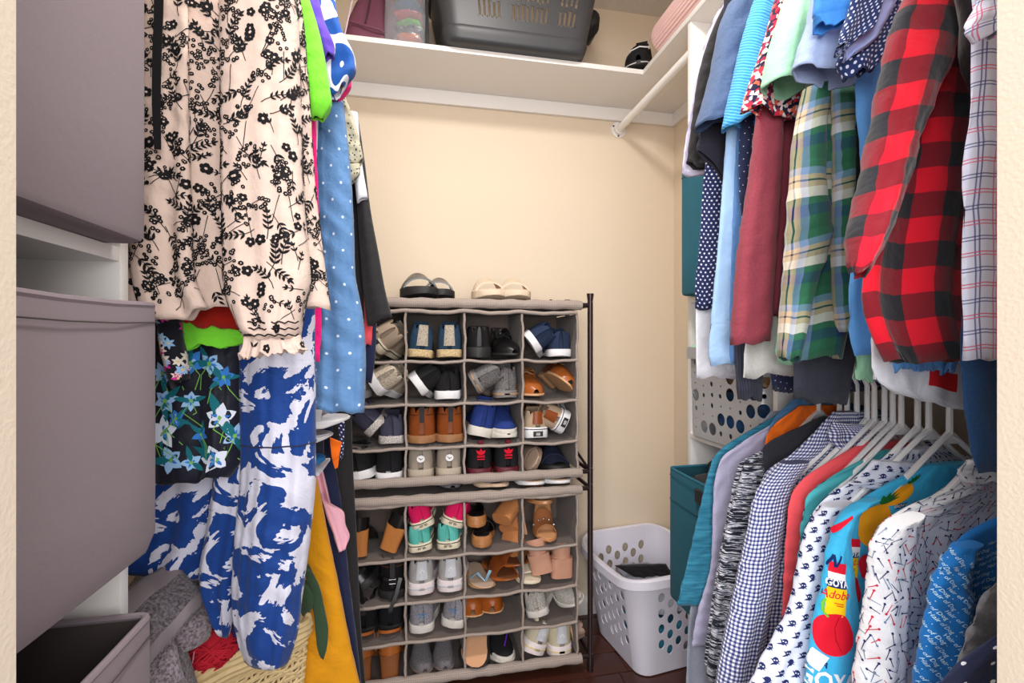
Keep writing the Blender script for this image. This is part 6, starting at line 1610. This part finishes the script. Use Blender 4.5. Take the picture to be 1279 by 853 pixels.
# ------------- lower organizer
def a_(r): heeled(r, C('cork_heel', S_(190, 122, 66), 'leather'), BKL, BKL, .23, .080, .92, .026, .050, ((.62, .84, .034),), cup=.035, ankle=False)
pair(LO, 0, 0, 'black strappy sandal with tan block heel', 'heeled_sandal', a_, l=dict(fx=.22), rr=dict(fx=.68, roll=.35, dz=.012, yaw=-.25), L=.23)
for nm, colr, rows in (('hot pink', S_(216, 26, 92), 1), ('mint teal', S_(92, 182, 172), 0)):
    def a_(r, colr=colr, nm=nm):
        sneaker(r, C(nm.replace(' ', '_') + '_canvas', colr), CR, .24, .052, .026, lace=W_, foxing=BKR); decal_heel(r, '-III*III-', BKR, .014, .0095)
    zz = LO[1] + .010 + rows * .082
    for i, side in enumerate(('left', 'right')):
        place('sneaker', f'{side} {nm} canvas sneaker with lettered cream sole, {pocket(LO, 0, 1)}', 'shoe', cellx(1, (.27, .72)[i] + (.05 if rows else 0)), zz, a_, False, yaw=(.12, -.12)[i], roll=((-.28, .32)[i] if rows else (-.08, -.05)[i]), L=.24)
def a_(r): heeled(r, C('cork_wedge', S_(176, 120, 72), 'leather'), C('cork_wedge', S_(176, 120, 72), 'leather'), BKL, .23, .032, .92, straps=((.52, .9, .038),), wedge=True, foot=BKL)
zf = LO[1] + .010
place('mule', 'lower black mule with cork heel, ' + pocket(LO, 0, 2), 'shoe', cellx(2, .30), zf, a_, False, yaw=-.1, L=.23); place('mule', 'upper black mule with cork heel stacked on its pair, ' + pocket(LO, 0, 2), 'shoe', cellx(2, .24), zf + .072, a_, False, yaw=.1, L=.23, y=RY0 + .02)
def a_(r): heeled(r, TAN, TAN, TAN, .23, .085, .92, .028, .052, ((.62, .86, .036),), heel_taper=1.0)
place('heeled_sandal', 'upper tan leather sandal lying with its block heel outwards, ' + pocket(LO, 0, 2), 'shoe', cellx(2, .62), zf + .115, a_, False, pitch=-1.15, yaw=-.75, L=.23, y=RY0 + .03)
place('heeled_sandal', 'lower tan leather sandal lying beneath its pair, ' + pocket(LO, 0, 2), 'shoe', cellx(2, .80), zf + .055, a_, False, pitch=-1.0, yaw=-.5, L=.23, y=RY0 + .07)
def a_(r): heeled(r, C('mauve_heel', S_(168, 128, 112), 'leather'), C('caramel_sole', S_(186, 128, 84), 'leather'), C('caramel_strap', S_(168, 106, 66), 'leather'), .24, .088, .95, .022, .040, ((.50, .84, .036),), studs=silver, foot=C('caramel_foot', S_(206, 152, 104)))
pair(LO, 0, 3, 'caramel sandal with silver studs and slim block heel', 'heeled_sandal', a_, toe_out=True, xs=(.36, .62), l=dict(dz=.082, yaw=.1, pitch=.25, dy=-.015), rr=dict(dz=.0, yaw=-.1), L=.24)
# row 2
def a_(r):
    boot(r, BKL, BKR, .26, .095)
    b = MB(); b.strip([(-.036, .04, .05), (-.02, .0, .06), (.01, -.006, .05), (.034, .03, .045)], (0, 0, 1), .010, .003); b.strip([(.02, -.004, .06), (.01, -.02, .02), (-.005, -.028, -.02)], (1, 0, 0), .009, .003); st = b.build('strap', BKL, r); b = MB(); b.tube([(-.008, -.007, .058), (.008, -.007, .058), (.008, -.007, .046), (-.008, -.007, .046)], .0014, 5, closed=True); b.build('buckle', silver, st)
pair(LO, 1, 0, 'black leather ankle boot with hanging straps', 'ankle_boot', a_, l=dict(fx=.30, roll=-.7, dz=.03, yaw=-.2), rr=dict(fx=.78), L=.26)
def hs_logo(r, z, m):
    b = MB(); b.tube([(-.004, -.0048, z - .005), (-.0045, -.0052, z + .001), (0, -.0055, z + .0055), (.0045, -.0052, z + .001), (.004, -.0048, z - .005)], .0014, 5); b.build('heel_mark', m, r)
def runner(up, sole, midc):
    def f(r):
        sneaker(r, up, sole, .27, .068, .036, lace=W_, mid=midc, tab=C('pale_grey_tab', S_(196, 198, 204))); hs_logo(r, .070, W_)
    return f
pair(LO, 1, 1, 'pale grey running shoe with looped heel mark', 'sneaker', runner(C('pale_grey_mesh', S_(168, 164, 162)), C('pinkwhite_sole', S_(226, 214, 214), 'rubber'), C('pale_grey_tab', S_(196, 198, 204))), xs=(.27, .76), l=dict(yaw=.06), rr=dict(yaw=-.04))
def a_(r): slide(r, BR2, BR, .23, .012, C('brown_foot', S_(120, 70, 38)), arch=.05)
zf = LO[2] + .010
place('sandal', 'upper brown leather sandal, ' + pocket(LO, 1, 2), 'shoe', cellx(2, .68), zf + .040, a_, True, yaw=.4, pitch=.10, L=.23); place('sandal', 'middle brown leather sandal, ' + pocket(LO, 1, 2), 'shoe', cellx(2, .52), zf + .008, a_, True, yaw=.35, pitch=.06, L=.23, y=RY0 - .005)
def a_(r):
    slide(r, GUM, C('pale_blue_strap', S_(150, 186, 210), 'leather'), .23, .010, C('beige_foot', S_(206, 178, 156)), strap=False); b = MB()
    b.strip([(-.036, .14, .008), (-.02, .17, .035), (.0, .185, .012)], (0, 1, 0), .010, .002); b.strip([(.038, .13, .008), (.02, .165, .034), (.0, .185, .012)], (0, 1, 0), .010, .002); b.build('strap', C('pale_blue_strap', S_(150, 186, 210), 'leather'), r)
place('flip_flop', 'flip-flop with pale blue straps, ' + pocket(LO, 1, 2), 'shoe', cellx(2, .22), zf, a_, True, yaw=.2, L=.23, y=RY0)
def a_(r): heeled(r, NUDE, NUDE, NUDE, .23, .066, .95, .030, .056, ((.60, .92, .034),), cup=.045, heel_taper=1.0)
pair(LO, 1, 3, 'nude pink pump with wide block heel', 'pump', a_, xs=(.38, .76), l=dict(roll=-.25, dz=.03, yaw=-.25), rr=dict(yaw=-.05, dz=.008), L=.23)
def a_(r): slide(r, CR, CR, .22, .018, CR, arch=.03)
place('slipper', 'cream slipper under the nude pumps, ' + pocket(LO, 1, 3), 'shoe', cellx(3, .20), LO[2] + .010, a_, True, L=.22, y=RY0)
# row 3
def a_(r): boot(r, C('black_suede', S_(22, 22, 26)), BKR, .25, .088)
pair(LO, 2, 0, 'black suede boot deep in the dark pocket', 'boot', a_, xs=(.30, .74), L=.25, l=dict(dy=.03), rr=dict(dy=.03))
def a_(r):
    sneaker(r, C('grey_weave', S_(146, 142, 150), 'tweed'), C('pale_sole', S_(208, 202, 196), 'rubber'), .26, .066, .026); decal_heel(r, '~~~', MP('logo_blue', S_(40, 130, 200)), .060, .014); decal_heel(r, '~~~', MP('logo_blue', S_(40, 130, 200)), .052, .012)
pair(LO, 2, 1, 'grey woven slip-on with blue heel logo', 'slip_on_shoe', a_, xs=(.27, .77), rr=dict(yaw=-.25, roll=.12, dz=.006), L=.26)
def a_(r): lowshoe(r, C('amber_leather', S_(156, 78, 24), 'leather'), C('tan_sole', S_(204, 158, 116), 'rubber'), .25, .045, .008, .012, vamp=.048)
pair(LO, 2, 2, 'amber leather loafer, toe out', 'loafer', a_, toe_out=True, xs=(.28, .66), L=.25, l=dict(pitch=.06, dz=.014, yaw=-.12, sc=(1.15, 1.5)), rr=dict(pitch=.06, dz=.018, yaw=-.16, sc=(1.1, 1.5)))
def a_(r): sneaker(r, C('oat_boucle', S_(186, 180, 172), 'tweed'), C('pale_sole', S_(208, 202, 196), 'rubber'), .25, .060, .022)
pair(LO, 2, 3, 'oatmeal knit slip-on shoe', 'slip_on_shoe', a_, xs=(.30, .80), l=dict(yaw=-.2, roll=-.2, dz=.008), rr=dict(yaw=.3, roll=.35, dz=.03, toe_out=True), L=.25)
def a_(r): flat(r, BK, BKR, .24, .040, studs=silver)
place('flat_shoe', 'black studded flat on top of the oatmeal slip-ons, ' + pocket(LO, 2, 3), 'shoe', cellx(3, .42), LO[3] + .095, a_, True, yaw=-.5, L=.24)
# row 4
def a_(r): heeled(r, C('stacked_wood', S_(140, 84, 46), 'leather'), C('tan_strap', S_(176, 100, 46), 'leather'), C('tan_strap', S_(176, 100, 46), 'leather'), .235, .098, .95, .025, .045, ((.60, .72, .034), (.78, .9, .03)), cup=.030, ankle=True)
pair(LO, 3, 0, 'tan strappy sandal on a tall stacked wood heel', 'heeled_sandal', a_, xs=(.28, .74), L=.235, l=dict(dz=0, sc=(1, .8)), rr=dict(yaw=.08, sc=(1, .8)))
def a_(r):
    sneaker(r, C('houndstooth_knit', S_(112, 108, 112), 'tweed'), C('brown_grey_sole', S_(120, 104, 98), 'rubber'), .25, .052, .018); b = MB(); b.box((-.011, .165, .064), (.011, .171, .067), .0005); b.build('toe_label', BKR, r)
    b = MB(); b.box((-.014, .03, .022), (.014, .09, .028), .002); b.build('insole', C('red_insole', S_(150, 30, 50)), r)
pair(LO, 3, 1, 'grey tweed knit sneaker, toe out, with red insole', 'sneaker', a_, toe_out=True, xs=(.27, .74), L=.25, l=dict(yaw=.05, sc=(.86, 1)), rr=dict(yaw=-.06, sc=(.86, 1)))
zf = TZ[3] - .002
def a_(r): flat(r, BKL, BKR, .23, .036, bow=BKL)
place('flat_shoe', 'left black leather flat low behind the peach insole, ' + pocket(LO, 3, 2), 'shoe', cellx(2, .20), zf, a_, True, yaw=.15, L=.23)
def a_(r): slide(r, BKR, BKL, .22, .012, C('peach_insole', S_(226, 172, 132)), strap=False)
place('sandal', 'sandal showing its peach insole, tipped up, ' + pocket(LO, 3, 2), 'shoe', cellx(2, .40), zf + .085, a_, True, pitch=-.35, yaw=-.25, L=.20, y=RY0 - .01, sc=(1.25, 1))
def a_(r):
    sneaker(r, BK, C('bone_sole', S_(210, 204, 194), 'rubber'), .25, .056, .020, lace=BK, toe=C('bone_sole', S_(210, 204, 194), 'rubber')); b = MB(); b.strip([(-.022, .14, .066), (-.006, .185, .056), (.004, .215, .044)], (1, 0, 0), .004, .002); b.build('side_stripe', MP('violet_print', S_(104, 40, 170)), r)
place('sneaker', 'black sneaker with violet stripe, toe out, ' + pocket(LO, 3, 2), 'shoe', cellx(2, .74), zf, a_, True, L=.25)
pair(LO, 3, 3, 'cream and grey running shoe with looped heel mark', 'sneaker', runner(C('cream_mesh', S_(196, 186, 160)), C('pinkwhite_sole', S_(226, 214, 214), 'rubber'), C('butter_band', S_(214, 196, 140), 'rubber')), l=dict(fx=.24, roll=.40, dz=.02, yaw=.1), rr=dict(fx=.74))
def a_(r): flat(r, C('taupe_suede', S_(150, 126, 112)), GUM, .24, .036)
place('flat_shoe', 'taupe suede flat standing on edge, ' + pocket(LO, 3, 3), 'shoe', cellx(3, .97), zf + .06, a_, False, roll=1.35, L=.24, y=RY0 + .04)
# ---------------------------------------------------------------- small shoes beside the rack, on a hanging organizer
ho = thing('hanging_organizer', 'narrow hanging fabric shelf holding slides between the dress and the rack', 'organizer', (0, 0, 0))
HZ = (.966, 1.022, 1.060)
for z, xe in zip(HZ, (-.205, -.25, -.25)):
    b = MB(); b.box((-.43, 1.10, z - .006), (xe, 1.235, z)); uvbox(b.build('shelf_board', MF['white'], ho))
b = MB(); b.box((-.433, 1.10, .955), (-.43, 1.235, 1.97)); uvbox(b.build('side_cloth', MF['ink_tee'], ho))
b = MB(); b.box((-.43, 1.235, .955), (-.22, 1.238, 1.20)); uvbox(b.build('back_cloth', MF['ink_tee'], ho))
GS = 'slides on the hanging shelf'
def a_(r): slide(r, W_, C('pale_grey_band', S_(204, 202, 208)), .24, .014, C('pale_grey_foot', S_(190, 188, 194)), arch=.035)
for lab, xt, z, y in (('upper white slide poking out beside the blue dress', -.150, HZ[2], 1.165), ('lower white slide poking out beside the blue dress', -.188, HZ[1], 1.165)):
    r = thing('slide_sandal', lab, 'shoe', (xt - .24, y, z), (0, 0, -PI / 2), GS); a_(r); r.scale = (1.35, 1, 1.6)
def a_(r): slide(r, C('blue_foam', S_(32, 116, 178), 'rubber'), C('blue_band', S_(36, 124, 186)), .24, .018, C('blue_foot', S_(28, 104, 164)), arch=.04)
r = thing('slide_sandal', 'bright blue slide on the lowest hanging shelf board', 'shoe', (-.445, 1.165, HZ[0]), (0, 0, -PI / 2), GS); a_(r); r.scale = (1.3, 1, 1.5)
r, s = garment('scarf', 'orange and striped scarf hanging beside the slides', 'scarf', 'clothes on the left rod', [('cloth', 'orange', [(412, 546, 427, 552), (414, 568, 425, 562), (418, 584, 422, 583)], 1.25, D(T=.004, amp=.002)), ('striped_end', 'dotwhite', [(420, 520, 431, 520), (424, 545, 430, 548), (425, 575, 429, 570)], 1.262, D(T=.004, amp=.002))]); rebase(r)
# sneaker on the high shelf, behind the foam roller
def a_(r):
    sneaker(r, BK, BKR, .27, .075, .028, lace=BK, foxing=W_); b = MB(); b.tube([(.036, .16, .045), (.030, .19, .066), (.0, .205, .070), (-.030, .19, .066)], .0022, 5); b.build('toe_line', W_, r)
r = thing('sneaker', 'black sneaker with white piping on the high shelf by the foam roller', 'shoe', (1.005, 2.0, ZT + .055), (-.22, 0, PI - .55)); a_(r); r.scale = (1.25, .95, 1.35)
for o in [q for q in COL.objects if q.parent is None and q.get('category') in ('rack', 'organizer') or q.name.startswith(('closet_shelf', 'shelf_tower'))]: rebase(o)
